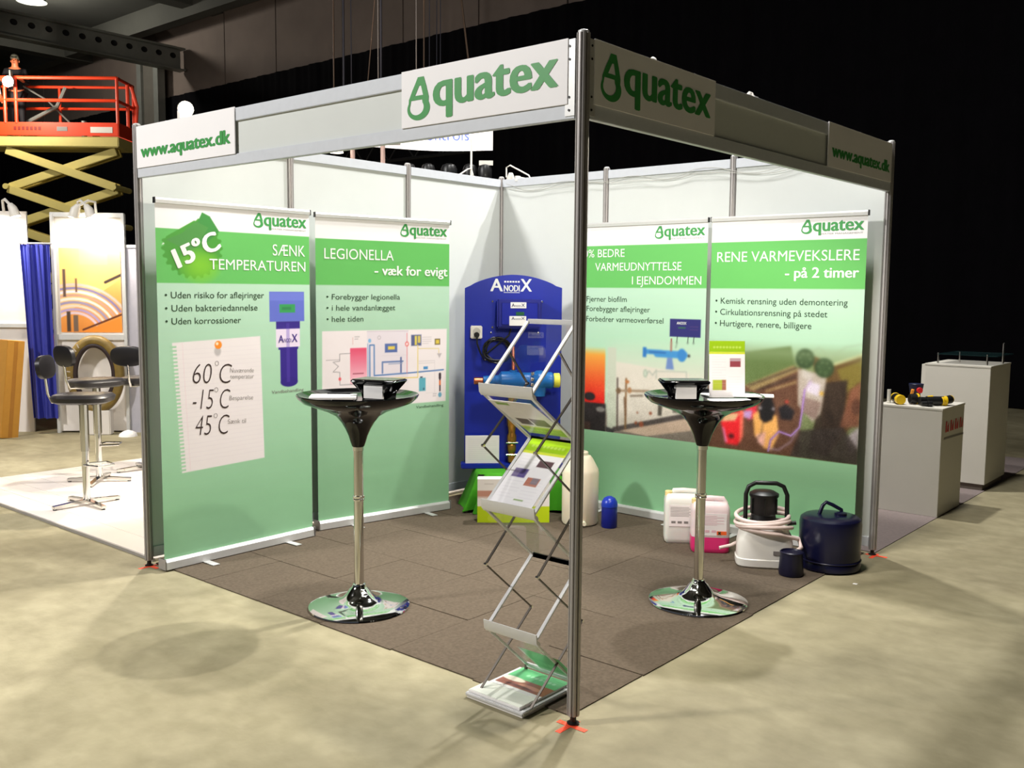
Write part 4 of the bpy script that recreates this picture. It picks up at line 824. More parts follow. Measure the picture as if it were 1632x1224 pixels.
def jerrycan(label, loc, rz, body, w_=0.235, d_=0.17, h_=0.33, liquid=None, mark=False):
    t = thing('jerrycan', label, 'jerrycan', loc, rz); hx, hy = w_/2, d_/2
    z0 = 0.0
    if liquid:
        MB().loft([(0, 0, 0, hx*0.90, hy*0.88), (0, 0, 0.012, hx*0.99, hy*0.98), (0, 0, 0.03, hx, hy), (0, 0, 0.10, hx, hy)], 40, 7).build('liquid_filled_base', liquid, t); z0 = 0.10
        MB().loft([(0, 0, z0+0.0005, hx, hy), (0, 0, h_*0.78, hx, hy), (0, 0, h_*0.86, hx*0.97, hy*0.95), (0, 0, h_*0.93, hx*0.88, hy*0.8), (0, 0, h_*0.95, hx*0.8, hy*0.6)], 40, 7).build('body', body, t)
    else: MB().loft([(0, 0, 0, hx*0.90, hy*0.88), (0, 0, 0.012, hx*0.99, hy*0.98), (0, 0, 0.03, hx, hy), (0, 0, h_*0.78, hx, hy), (0, 0, h_*0.86, hx*0.97, hy*0.95), (0, 0, h_*0.93, hx*0.88, hy*0.8), (0, 0, h_*0.95, hx*0.8, hy*0.6)], 40, 7).build('body', body, t)
    MB().tube([(-hx*0.55, 0, h_*0.93), (-hx*0.5, 0, h_*0.99), (0, 0, h_*1.0), (hx*0.65, 0, h_*0.99), (hx*0.8, 0, h_*0.9)], 0.017, 10).build('handle', body, t)
    MB().lathe([(0.024, h_*0.90), (0.024, h_*0.985), (0.020, h_*0.995)], (-hx*0.78, -0.01, 0), 20).build('screw_cap', M('cream_cap', C8(240, 214, 150), .4), t)
    MB().box((-hx*0.78, -hy-0.0025, h_*0.34), (hx*0.80, -hy-0.0005, h_*0.76)).build('label_sheet', M('label_paper', C8(238, 230, 228), .5), t)
    mb = MB()
    for k in range(7): mb.box((-hx*0.70, -hy-0.0032, h_*(0.71-k*0.028)), (hx*(0.65 if k % 2 else 0.3), -hy-0.0026, h_*(0.718-k*0.028)))
    for k in range(3): mb.box((-hx*(0.65-k*0.34), -hy-0.0032, h_*0.40), (-hx*(0.42-k*0.34), -hy-0.0026, h_*0.445))
    mb.build('label_print', GREYINK if not mark else M('pink_print', C8(226, 180, 190), .5), t)
    if mark:
        o = MB().box((hx*0.30, -hy-0.0045, h_*0.36), (hx*0.80, -hy-0.0033, h_*0.43)).build('hazard_mark', M('orange_ink', C8(240, 100, 40), .5), t)
        MB().beam((hx*0.38, -hy-0.0052, h_*0.37), (hx*0.50, -hy-0.0052, h_*0.42), 0.002, 0.006).build('hazard_cross', DGREEN, o); MB().beam((hx*0.38, -hy-0.0052, h_*0.42), (hx*0.50, -hy-0.0052, h_*0.37), 0.002, 0.006).build('hazard_cross', DGREEN, o)
    return t
FROST = M('frosted_white_plastic', C8(224, 222, 214), 0.4, 0, 0.03, 8, sss=0.2)
jerrycan('white jerrycan with a printed label, left of the pink one by the table pole', (-1.045, 2.575, 0.0055), AZ-0.1, FROST)
jerrycan('jerrycan with pink liquid and orange hazard mark right behind the table pole', (-0.80, 2.49, 0.0055), AZ-0.12, M('pinkish_plastic', C8(232, 212, 212), 0.4, sss=0.2), liquid=M('pink_liquid', C8(226, 50, 118), 0.35, 0, 0.05, 8), mark=True)
# descaling pump
t = thing('descaling_pump', 'white portable pump tank with black motor and coiled pale hose', 'pump', (-0.405, 2.43, 0.0055), AZ-0.15)
MB().loft([(0, 0, 0, 0.155, 0.10), (0, 0, 0.01, 0.165, 0.11), (0, 0, 0.05, 0.168, 0.113), (0, 0, 0.055, 0.162, 0.108), (0, 0, 0.14, 0.160, 0.106), (0, 0, 0.19, 0.150, 0.10), (0, 0, 0.225, 0.130, 0.085), (0, 0, 0.235, 0.11, 0.07)], 48, 4).build('tank', WHITE, t)
MB().box((0.04, -0.112, 0.085), (0.08, -0.107, 0.108)).build('rating_label', GREYINK, t)
MB().cyl((0.10, -0.055, 0.19), (0.10, -0.055, 0.245), 0.033, 0.030, 24).build('filler_cap', WHITE, t)
MB().lathe([(0.075, 0.22), (0.082, 0.235), (0.078, 0.26), (0.070, 0.30), (0.078, 0.31), (0.078, 0.40), (0.086, 0.41), (0.086, 0.425), (0.06, 0.44), (0.0, 0.445)], (-0.01, 0.01, 0), 28).build('motor', BLACK, t)
for k in range(6):
    a = k*PI/3; MB().box((-0.004, 0.076, 0.31), (0.004, 0.084, 0.40)).build('cooling_fin', BLACK, t).matrix_local = Matrix.Translation((-0.01, 0.01, 0)) @ Matrix.Rotation(a, 4, 'Z')
MB().tube([(-0.115, 0, 0.23), (-0.115, 0, 0.42), (-0.10, 0, 0.465), (-0.06, 0, 0.488), (0.06, 0, 0.488), (0.10, 0, 0.47), (0.122, 0, 0.42), (0.125, 0, 0.25)], 0.013, 12).build('handle', BLACK, t)
MB().cyl((0.125, -0.02, 0.255), (0.175, -0.02, 0.262), 0.012, n=12).build('valve_knob', BLACK, t)
HOSE = M('pale_pink_hose', C8(226, 204, 196), 0.35, 0, 0.04, 10)
mb = MB(); pts = []
for k in range(120):
    a = k*2*PI/32+0.6; q_ = k/119; R_ = 0.150+0.018*math.sin(k*0.17)
    pts.append((R_*math.cos(a)*1.02, R_*0.78*math.sin(a), 0.305-0.10*q_+0.018*math.sin(a+q_*4)))
pts += [(0.19, -0.04, 0.17), (0.20, -0.08, 0.13), (0.16, -0.13, 0.115)]
mb.tube(pts, 0.0125, 10).build('coiled_hose', HOSE, t)
MB().tube([(-0.14, 0.02, 0.13), (-0.19, 0.02, 0.10), (-0.26, 0.0, 0.085)], 0.010, 8).build('hose_end', HOSE, t)
# dark tank
DK = M('midnight_blue_plastic', C8(14, 15, 44), 0.28, 0, 0.08, 10)
t = thing('dark_tank', 'large midnight blue round tank with lid handle at the right end of the row', 'tank', (-0.095, 2.645, 0.0055), AZ)
MB().lathe([(0.165, 0), (0.176, 0.006), (0.178, 0.04), (0.172, 0.05), (0.174, 0.06), (0.176, 0.265), (0.170, 0.292), (0.15, 0.306), (0.10, 0.313), (0.0, 0.316)], n=56).build('body', DK, t)
MB().lathe([(0.178, 0.052), (0.181, 0.056), (0.178, 0.060)], n=56).build('rib', DK, t)
MB().tube([(-0.07, 0, 0.31), (-0.05, 0, 0.365), (-0.03, 0, 0.385), (0.01, 0, 0.368), (0.06, 0, 0.34), (0.065, 0, 0.308)], 0.011, 10).build('handle', DK, t)
MB().lathe([(0.035, 0.312), (0.035, 0.327), (0.02, 0.332)], (0.05, -0.02, 0), 20).build('cap', DK, t)
t = thing('small_pail', 'small navy cup-shaped pail on the carpet between the pump and the dark tank', 'pail', (-0.190, 2.330, 0.0055))
MB().lathe([(0.060, 0), (0.066, 0.004), (0.070, 0.02), (0.062, 0.13), (0.066, 0.135), (0.060, 0.14), (0.056, 0.13), (0.0, 0.125)], n=32).build('body', M('navy_plastic', C8(12, 11, 40), .4), t)
# ================================================================== PLINTHS BEHIND
PW = M('white_laminate', C8(206, 202, 190), 0.5, 0, 0.03, 4)
t = thing('display_plinth', 'lower white plinth with red lettering and yellow-black fittings on top', 'plinth', (0, 0, 0.004))
MB().box((-0.46, 4.38, 0.0), (0.0, 4.93, 0.775)).build('cabinet', PW, t, 0.002); MB().box((-0.463, 4.377, 0.775), (0.003, 4.933, 0.790)).build('top_board', PW, t, 0.001)
sg = MB().add([(0.002, 4.45, 0.56), (0.002, 4.93, 0.55), (0.002, 4.93, 0.565), (0.002, 4.45, 0.575)], [(0, 1, 2, 3)]).build('sign_line', GREYINK, t)
mb = MB()
for k in range(4):
    y0 = 4.47+k*0.115; mb.add([(0.0025, y0, 0.61), (0.0025, y0+0.03, 0.61), (0.0025, y0+0.035, 0.69), (0.0025, y0+0.005, 0.69)], [(0, 1, 2, 3)]); mb.add([(0.0025, y0+0.045, 0.61), (0.0025, y0+0.08, 0.61), (0.0025, y0+0.08, 0.685), (0.0025, y0+0.05, 0.65)], [(0, 1, 2, 3)])
mb.build('red_lettering', M('red_ink', C8(196, 46, 50), .5), t)
t2 = thing('display_plinth', 'taller white plinth with a glass shelf on standoffs, behind the lower plinth', 'plinth', (0, 0, 0.004))
MB().box((-0.51, 5.62, 0.05), (0.0, 6.26, 1.012)).build('cabinet', PW, t2, 0.002); MB().box((-0.49, 5.64, 0.0), (-0.02, 6.24, 0.05)).build('recessed_base', M('plinth_shade', C8(110, 100, 90), .6), t2); MB().box((-0.55, 5.66, 0.02), (-0.515, 6.2, 1.014)).build('side_panel', PW, t2)
MB().box((-0.513, 5.617, 1.012), (0.003, 6.263, 1.026)).build('top_board', PW, t2, 0.001)
gs = thing('glass_shelf', 'dark green edged glass plate on steel pins over the taller plinth', 'glass', (0, 0, 1.0305))
GLS = M('dark_glass', C8(30, 60, 60), 0.05, 0, 0.0, 1, alpha=0.35)
MB().box((-0.44, 5.68, 0.075), (0.03, 6.2, 0.081)).build('plate', GLS, gs)
for x, y_, h_ in ((-0.43, 5.69, 0.09), (-0.33, 5.95, 0.09), (-0.05, 5.70, 0.09), (-0.04, 6.18, 0.17), (0.0, 6.05, 0.17)): MB().cyl((x if x < 0 else -0.015, y_, 0.0), (x if x < 0 else -0.015, y_, h_), 0.008, n=10).build('pin', CHROME2, gs)
YEL = M('yellow_plastic', C8(226, 186, 24), .4)
def fitting(label, loc, rz, parts_):
    t = thing('pipe_fitting', label, 'fitting', loc, rz)
    for (p0, p1, r0, r1, m, nm) in parts_: MB().cyl(p0, p1, r0, r1, 18).build(nm, m, t, 0.002, 1)
    return t
Zp = 0.7955
fitting('black fitting with round yellow end cap at the left of the lower plinth', (-0.34, 4.47, Zp), AZ, [((0, -0.05, .036), (0, -0.01, .036), .036, .036, YEL, 'end_cap'), ((0, -0.01, .036), (0.02, 0.10, .036), .030, .034, BLACK, 'body'), ((0.02, 0.10, .036), (0.025, 0.12, .036), .036, .036, YEL, 'collar')])
fitting('black and yellow ring fitting beside the capped one on the lower plinth', (-0.26, 4.53, Zp), AZ, [((-0.02, 0, .04), (0.03, 0.0, .04), .036, .038, BLACK, 'body'), ((0.03, 0, .04), (0.045, 0, .04), .040, .040, YEL, 'collar')])
fitting('long black valve body with white label lying on the lower plinth', (-0.12, 4.55, Zp), AZ, [((-0.10, 0, .034), (-0.05, 0, .034), .030, .026, BLACK, 'inlet'), ((-0.05, 0, .034), (0.08, 0, .034), .033, .033, BLACK, 'body'), ((-0.04, 0, .060), (0.0, 0, .066), .010, .010, YEL, 'knob'), ((0.08, 0, .034), (0.10, 0, .034), .036, .036, YEL, 'collar')])
fitting('small black knob fitting at the front edge of the lower plinth', (-0.14, 4.45, Zp), AZ, [((-0.03, 0, .02), (0.01, 0, .02), .016, .020, BLACK, 'body'), ((0.01, -0.01, .021), (0.045, -0.01, .021), .021, .021, BLACK, 'knob')])
fitting('black fitting with yellow collar at the right of the lower plinth', (-0.045, 4.62, Zp), AZ+0.3, [((-0.05, 0, .032), (-0.02, 0, .034), .032, .032, YEL, 'collar'), ((-0.02, 0, .034), (0.05, 0.02, .042), .028, .032, BLACK, 'body'), ((0.05, 0.02, .042), (0.06, 0.022, .043), .03, .03, YEL, 'rim')])
fitting('upright dark blue valve with red and orange knobs at the back of the lower plinth', (-0.32, 4.80, Zp), AZ, [((0, 0, 0.0), (0, 0, .06), .04, .03, BLACK, 'foot'), ((0, 0, .06), (0, 0, .13), .045, .055, M('deep_blue_metal', C8(22, 30, 60), .4), 'body'), ((0.0, -0.05, .085), (0.0, -0.075, .085), .020, .022, M('red_plastic', C8(206, 36, 40), .4), 'knob'), ((-0.05, -0.04, .045), (-0.045, -0.05, .09), .012, .012, M('orange_plastic', C8(224, 140, 40), .4), 'lever')])
t = thing('steel_pin', 'short pale upright pin at the left back corner of the lower plinth', 'pin', (-0.42, 4.50, Zp)); MB().cyl((0, 0, 0), (0, 0, 0.10), 0.014, n=12).build('rod', PW, t); MB().lathe([(0.018, 0), (0.018, 0.006), (0.014, 0.008)], n=12).build('foot', PW, t)
t = thing('flight_case', 'low grey flight case on the floor at the far right edge', 'case', (0.05, 8.6, 0), 0.3)
GC = M('grey_case', C8(96, 96, 96), .6); MB().box((-0.1, 0, 0.1), (1.2, 0.5, 0.48)).build('case_body', GC, t, 0.01)
MB().box((-0.1, -0.005, 0.30), (1.2, 0.0, 0.33)).build('seam_trim', ALU, t)
for x in (0.05, 1.0): MB().cyl((x, 0.05, 0.05), (x, 0.10, 0.05), 0.05, n=16).build('castor', BLACK, t)
MB().cyl((0.22, -0.006, 0.24), (0.22, -0.012, 0.24), 0.10, n=24).build('handle_dish', BLACK, t)
for x, y_, lab in ((0.30, 6.9, 'tiny white paper scrap on the dark floor right of the taller plinth'), (0.42, 6.5, 'second tiny white scrap nearest the right picture edge'), (0.145, 2.42, 'tiny white scrap on the bright floor right of the tank')):
    o = tag(MB().add([(-0.012, -0.006, 0.001), (0.012, -0.008, 0.001), (0.016, 0.006, 0.005), (-0.008, 0.008, 0.003)], [(0, 1, 2, 3)]).build('paper_scrap', PAPER), lab, 'scrap'); o.location = (x, y_, 0)

# ================================================================== STAND SPOTLIGHTS AND CABLES
EMI = M('lamp_bulb', (1, 0.97, 0.9), 0.4, emit=(1, 0.96, 0.88), estr=40)
def arm_lamp(label, loc, rz, arm, head, aim, r=0.035, lit=True, mat=WHITE, L=0.10):
    t = thing('arm_spotlight', label, 'lamp', loc, rz)
    MB().tube(arm, 0.006, 8).build('arm', mat, t)
    h = Vector(head); d = Vector(aim).normalized()
    hd = MB().tube([h-d*L*0.5, h-d*L*0.3, h+d*L*0.1, h+d*L*0.5], [r*0.5, r*0.7, r, r*1.15], 18).build('lamp_head', mat, t)
    MB().cyl(h+d*L*0.505, h+d*L*0.53, r*0.95, n=18).build('bulb', EMI if lit else M('dead_bulb', C8(200, 200, 196), .2), hd)
    MB().box((arm[0][0]-0.012, arm[0][1]-0.02, arm[0][2]-0.03), (arm[0][0]+0.012, arm[0][1]+0.02, arm[0][2]+0.01)).build('clamp', mat, t); return t
arm_lamp('glaring white spotlight on top of the left fascia above the web address', (-2.6, 0, 0), 0, [(0, 0.0, 2.52), (0, 0.0, 2.545), (0, 0.01, 2.555)], (0.0, 0.03, 2.545), (0.75, -0.62, -0.18), 0.036, L=0.09)
arm_lamp('white arm spotlight inside the right fascia near the corner post', (0, 0.513, 0), 0, [(-0.02, 0, 2.49), (-0.03, 0, 2.515), (-0.05, 0, 2.515)], (-0.045, 0, 2.505), (-0.6, 0.1, -0.8), 0.018, L=0.04)
arm_lamp('white arm spotlight inside the right fascia above the middle', (0, 1.343, 0), 0, [(-0.02, 0, 2.49), (-0.03, 0, 2.515), (-0.05, 0, 2.515)], (-0.045, 0, 2.505), (-0.4, 0.1, -0.9), 0.018, L=0.04)
arm_lamp('white bent arm lamp rising above the inner corner of the stand', (-3.2, 3.3, 0), 0, [(0.30, -0.21, 2.50), (0.30, -0.05, 2.50), (0.24, 0, 2.54), (0.04, 0.0, 2.635), (0.0, 0, 2.62), (0.0, 0, 2.54)], (0.03, 0.02, 2.535), (-0.3, 0.3, -0.9), 0.035, False, L=0.08)
arm_lamp('white arm lamp on a stand behind the left panel wall', (-3.2, 2.873, 0), 0, [(0, -0.15, 2.50), (0, -0.04, 2.56), (0, 0.0, 2.57), (0, 0.02, 2.52)], (0.0, 0.02, 2.49), (-0.3, 0.1, -0.9), 0.02, False, L=0.05)
for nm, x, y_, z0, z1, r, lab in (('white_rod', -3.2, 2.873, 0, 2.78, 0.008, 'thin white upright rod behind the left panel wall'),):
    t = thing(nm, lab, 'rod', (x, y_, 0.018)); MB().cyl((0, 0, z0), (0, 0, z1), r, n=8).build('rod', WHITE, t); MB().lathe([(0.12, 0), (0.12, 0.01), (0.02, 0.02)], n=20).build('foot', WHITE, t)
CAB = M('grey_cord', C8(186, 186, 178), .5)
mb = MB(); pts = []
for k in range(90):
    q_ = k/89; x = -3.0+q_*2.55; z = 2.42-0.035*abs(math.sin(q_*9.5))-0.012*math.sin(q_*23)
    if 0.70 < q_ < 0.98: z -= 0.0
    pts.append((x, D-0.022, z))
t = thing('power_cable', 'thin grey cord sagging along the top of the right panel wall', 'cord', (0, 0, 0)); mb.tube(pts, 0.0022, 5); mb.tube([(p_[0], p_[1]-0.004, p_[2]+0.035-0.03*math.sin(p_[0]*5.2)**2) for p_ in pts], 0.0018, 5); mb.build('cord', CAB, t)
HC_ = M('wire_grey', C8(110, 100, 92), .5)
# hanging sign of the stand behind
t = thing('hanging_sign', 'white hanging sign with blue letters seen in the gap under the left fascia', 'sign', (-6.19, 3.74, 0), math.atan2(4.93-3.735, -4.79+6.182))
q = Pic(0, 1.83, 3.11, 3.40, 0.01); q.rect(-2, 3, 0, 9, (240, 236, 240))
q.build('printed_sheet', PRINT, t, 0, lambda Pn: np.stack([Pn[:, 0], Pn[:, 1]+0.01*np.sin(Pn[:, 0]*5), Pn[:, 2]+(3.40-Pn[:, 2])/0.29*(-0.02*Pn[:, 0]+0.012*np.sin(Pn[:, 0]*4))], 1))
mb = MB(); add_text(mb, 'Controls', 1.02, 3.175, 0.56, 0.11, 'H', 0.0, -0.045); mb.build('lettering', M('blue_ink', C8(60, 84, 176), .5), t)
MB().cyl((0, 0, 3.41), (1.83, 0, 3.41), 0.012, n=8).build('top_bar', ALU, t)
for x in (0.62, 1.02): MB().cyl((x, 0, 3.41), (x, 0, 9.2), 0.005, n=6).build('suspension_wire', HC_, t)
t = thing('clustered_lamps', 'bright white lamps and pipes of the stand behind, seen over the left panel wall', 'lamp', (-4.0, 2.17, 0), AZ)
for x, z in ((-0.12, 2.70), (0.0, 2.70)): MB().lathe([(0.02, 0.03), (0.05, 0.0), (0.055, -0.02), (0.0, -0.022)], (x, 0, z), 16).build('bulb', M('soft_bulb', (1, .95, .88), emit=(1, .94, .86), estr=5), t)
for x in (0.12, 0.36): MB().cyl((x, 0.05, 0.018), (x, 0.05, 2.85), 0.018, n=10).build('pipe', M('pinkish_pipe', C8(190, 160, 150), .5), t)
MB().cyl((-0.2, 0.05, 2.76), (0.5, 0.05, 2.76), 0.01, n=8).build('crossbar', ALU, t)
t = thing('stage_lamps', 'cluster of dark stage lamps peeking over the left panel wall', 'lamp', (-4.0, 3.1, 0), AZ)
for x, r_ in ((-0.1, .05), (0.06, .06), (0.24, .07), (0.42, .06), (0.55, .06)): MB().lathe([(r_*0.7, -0.10), (r_, -0.05), (r_, 0.03), (r_*0.8, 0.06), (r_*0.3, 0.075)], (x, 0, 2.62), 14).build('lamp_head', BLACK, t)
MB().cyl((-0.2, 0, 2.50), (0.7, 0, 2.50), 0.02, n=8).build('pipe', BLACK, t); MB().box((0.50, -0.03, 2.68), (0.62, -0.02, 2.72)).build('name_tag', WHITE, t)
for x in (-0.15, 0.65): MB().cyl((x, 0, 0.018), (x, 0, 2.52), 0.02, n=8).build('pipe', BLACK, t)
# hoist cables
HC = M('steel_cable', C8(104, 84, 68), 0.5, 0.3); HC2 = M('dark_cable', C8(56, 56, 66), .5, .2)
cab = [(-11.18, 0, 'leftmost brown hoist cable over the left fascia', HC, .018), (-10.92, 0, 'grey hoist chain with a hook over the left fascia', HC2, .03), (-10.72, 0, 'thin dark cable right of the hooked chain', HC2, .014), (-10.42, .35, 'slanting brown cable left of the straight grey one', HC, .014), (-9.98, 0, 'straight pale cable in the middle of the hoist cables', HC2, .03), (-8.98, 0, 'pale cable just above the green name plate', HC, .018), (-8.86, .0, 'thin dark cable right beside the pale one above the plate', HC2, .012), (-8.7, 0, 'thin blue-grey cable of a close pair above the plate', HC2, .010), (-8.62, 0, 'second thin blue-grey cable of the close pair', HC2, .010), (-8.02, -.42, 'slanting dark cable with a shackle above the green letters', HC, .022)]
for x, sl, lab, m, r_ in cab:
    t = thing('hoist_cable', lab, 'cable', (x, 8.0, 0)); z0 = 4.2 if x < -8.5 else 5.0
    MB().cyl((0, 0, z0), (sl*(9.2-z0)/2.5, 0, 9.19), r_*0.7, n=6).build('cable', m, t)
    MB().box((-0.04, -0.03, z0-0.13), (0.04, 0.03, z0)).build('shackle', HC2, t)
t = thing('rigging_truss', 'dark hanging truss carried by the hoist cables behind the stand', 'truss', (0, 8, 0))
for z in (3.7, 4.03): MB().cyl((-11.4, 0, z), (-7.7, 0, z), 0.025, n=8).build('chord', BLACK, t)
for k in range(12): MB().cyl((-11.3+k*0.3, 0, 3.7 if k % 2 else 4.03), (-11.0+k*0.3, 0, 4.03 if k % 2 else 3.7), 0.012, n=6).build('brace', BLACK, t)
MB().box((-8.08, -0.03, 4.03), (-7.96, 0.03, 4.84)).build('strap', BLACK, t)

# ================================================================== LEFT NEIGHBOUR
LAM = M('white_laminate_floor', C8(226, 216, 206), 0.3, 0, 0.06, 3)
t = thing('laminate_platform', 'white wood-look laminate floor of the neighbouring stand on the left', 'floor', (0, 0, 0))
r0 = None
for i in range(15):
    yv = 0.07+i*0.20
    x1 = -3.13
    o = MB().box((-6.32, yv, 0), (x1, yv+0.197, 0.016)).build('plank', LAM, t, 0.001, 1) if r0 is None else link_mesh('plank', r0.data, LAM, t)
    if r0 is None: r0 = o
    else: o.location = (0, 0.2*i, 0.0003*(i % 2))
MB().box((-6.33, 0.055, 0), (-3.13, 0.069, 0.018)).build('edge_trim', ALU, t)
SEAT = M('black_leatherette', C8(24, 22, 24), .4, 0, .1, 20)
def bar_stool(label, x, y, rz, hgt=0.80):
    t = thing('bar_stool', label, 'stool', (x, y, 0.0175), rz)
    MB().loft([(0, 0, hgt-0.045, 0.17, 0.15), (0, 0, hgt-0.03, 0.20, 0.175), (0, 0, hgt, 0.21, 0.185), (0, 0, hgt+0.018, 0.19, 0.165), (0, 0, hgt+0.022, 0.12, 0.1)], 40, 3.2).build('seat', SEAT, t)
    MB().tube([(-0.10, 0, hgt-0.05), (-0.22, 0, hgt-0.04), (-0.245, 0, hgt+0.02), (-0.265, 0, hgt+0.20)], 0.010, 8).build('back_bracket', CHROME2, t)
    b = MB(); vs = []
    b.loft([(0, 0, -0.022, 0.13, 0.07), (0, 0, -0.015, 0.15, 0.085), (0, 0, 0.015, 0.15, 0.085), (0, 0, 0.022, 0.13, 0.07)], 32, 2.6)
    o = b.build('backrest', SEAT, t); o.matrix_local = Matrix.Translation((-0.255, 0, hgt+0.215)) @ Matrix.Rotation(PI/2, 4, 'Z') @ Matrix.Rotation(PI/2-0.12, 4, 'X')
    MB().cyl((0, 0, 0.02), (0, 0, 0.40), 0.026, n=18).build('column', CHROME, t); MB().cyl((0, 0, 0.40), (0, 0, hgt-0.045), 0.032, n=18).build('column', CHROME2, t)
    mb = MB()
    for k in range(4):
        a = k*PI/2+PI/4; mb.beam((0, 0, 0.035), (0.25*math.cos(a), 0.25*math.sin(a), 0.018), 0.04, 0.022)
    for k in range(4):
        a = k*PI/2+PI/4
        if k == 0: o_ = mb.build('cross_foot', CHROME2, t, 0.003)
        MB().cyl((0.235*math.cos(a), 0.235*math.sin(a), 0), (0.235*math.cos(a), 0.235*math.sin(a), 0.012), 0.014, n=10).build('glide', BLACK, t)
    MB().tube([(0.0, -0.03, 0.30), (0.12, -0.10, 0.30), (0.20, 0, 0.30), (0.12, 0.10, 0.30), (0, 0.03, 0.30)], 0.008, 8).build('footrest', CHROME2, t)
    return t
bar_stool('nearest black bar stool on a chrome cross foot, at the front of the white floor', -4.79, 0.46, AZ+0.1)
bar_stool('black bar stool behind the nearest one, its oval backrest towards the blue curtain', -5.55, 0.93, AZ+0.9, 0.83)
bar_stool('farthest black bar stool, half hidden by the leftmost post', -5.75, 1.45, AZ+1.45, 0.80)
# rear stand: local frame along 45 degrees
RB = (-8.3, 2.17)
def rear(name, label, cat, u=0, v=0): return thing(name, label, cat, (RB[0]+u*math.cos(A45)-v*math.sin(A45), RB[1]+u*math.sin(A45)+v*math.cos(A45), 0), A45)
RW = M('rear_white_panel', C8(226, 220, 214), .5, 0, .02, 6)
t = rear('rear_stand_wall', 'white framed panel wall carrying the orange cable poster', 'wall panel')
MB().box((-0.335, 0.03, 0.02), (0.43, 0.05, 2.38)).build('panel', RW, t)
for x in (-0.335, 0.41): MB().box((x, -0.01, 0), (x+0.035, 0.05, 2.40)).build('side_frame', ALU2, t, 0.003)
MB().box((-0.335, -0.005, 2.36), (0.44, 0.05, 2.41)).build('top_frame', ALU2, t, 0.003); MB().box((-0.30, -0.005, 1.03), (0.41, 0.03, 1.09)).build('cross_frame', ALU2, t, 0.002)
q = Pic(-0.262, 0.386, 1.112, 2.03, 0.008); q.vgrad(1.1, 2.0, (214, 130, 52), (240, 196, 120))
q.poly([(-0.262, 1.3), (-0.262, 2.03), (0.386, 2.03), (0.386, 1.7), (0.1, 1.5)], (236, 190, 110)); q.rect(-0.05, 0.25, 1.85, 2.03, (200, 220, 120), .7)
for k in range(9):
    c = [(214, 190, 200), (170, 150, 190), (226, 200, 180), (150, 140, 170), (236, 216, 206), (196, 150, 130), (226, 210, 220), (130, 120, 160), (210, 180, 170)][k]
    q.line([(-0.12+0.62*math.cos(a_)*(0.45+k*0.07), 1.05+0.55*math.sin(a_)*(0.5+k*0.07)) for a_ in [PI*0.98-j*PI*0.8/20 for j in range(21)]], 0.028, c)
q.poly([(-0.05, 1.11), (0.386, 1.11), (0.386, 1.28)], (222, 132, 44)); q.line([(-0.03, 1.14), (0.386, 1.31)], 0.02, (90, 44, 24)); q.rect(-0.20, -0.16, 1.12, 1.34, (70, 54, 44)); q.rect(-0.13, -0.08, 1.12, 1.30, (110, 90, 76)); q.line([(0.22, 1.66), (0.386, 1.74)], 0.03, (60, 50, 46)); q.rect(-0.23, -0.20, 1.5, 1.8, (90, 70, 60)); q.rect(-0.1, -0.08, 1.55, 1.7, (110, 80, 60))
q.build('poster', PRINT, t, 0.018)
t = rear('grey_side_wall', 'glossy pale grey panel beside the poster wall, left of the leftmost post', 'wall panel', 0.44, 0.02)
MB().box((0, 0.0, 0.0), (1.2, 0.02, 2.04)).build('panel', M('glossy_grey_panel', C8(178, 176, 186), .2), t); MB().box((0, -0.01, 2.04), (1.2, 0.03, 2.07)).build('top_rail', ALU2, t)
t = rear('left_white_wall', 'white wall left of the blue curtain with a dividing ledge', 'wall panel', -2.4, 0.10)
MB().box((0, 0, 1.20), (1.78, 0.03, 2.42)).build('upper_panel', RW, t); MB().box((0, 0, 0.0), (1.78, 0.03, 1.16)).build('lower_panel', RW, t); MB().box((0, -0.03, 1.16), (1.78, 0.03, 1.20)).build('ledge', ALU2, t)
for x in (0.9, 1.3): MB().box((x, -0.005, 1.2), (x+0.012, 0.0, 2.42)).build('seam_strip', ALU2, t)
# blue curtain
t = rear('blue_curtain', 'shiny royal blue curtain between the white wall and the poster', 'curtain', 0, -0.05)
mb = MB(); vs = []; n = 60; lv = 10
for j in range(lv+1):
    q_ = j/lv; z = 2.06-q_*1.89
    for k in range(n+1):
        s = k/n; x0 = -0.64+0.07*q_; x1 = -0.325+0.03*q_
        x = x0+(x1-x0)*s+0.004*math.sin(q_*5+s*9); yv = 0.03*math.sin(s*17+0.8*q_)*(0.5+0.6*q_)+0.012*math.sin(s*41)
        vs.append((x, yv, z))
mb.add(vs, [(j*(n+1)+k, j*(n+1)+k+1, (j+1)*(n+1)+k+1, (j+1)*(n+1)+k) for j in range(lv) for k in range(n)])
o = mb.build('cloth', M('blue_satin', C8(52, 58, 150), .38, 0, .05, 5), t, smooth=3); MB().cyl((-0.66, 0, 2.07), (-0.30, 0, 2.07), 0.010, n=8).build('rod', ALU, t)
t = rear('cardboard_box', 'tall brown cardboard box leaning beside the blue curtain', 'box', -0.76, -0.30)
mb = MB(); mb.box((-0.09, -0.09, 0), (0.09, 0.09, 1.04)); o = mb.build('carton', M('brown_card', C8(196, 140, 54), .7, 0, .06, 12), t, 0.004); o.rotation_euler = (0.02, 0.10, 0.85)
o2 = MB().box((-0.02, -0.0915, 0.01), (0.02, -0.0905, 1.03)).build('packing_tape', M('pack_tape', C8(176, 120, 50), .3), o)
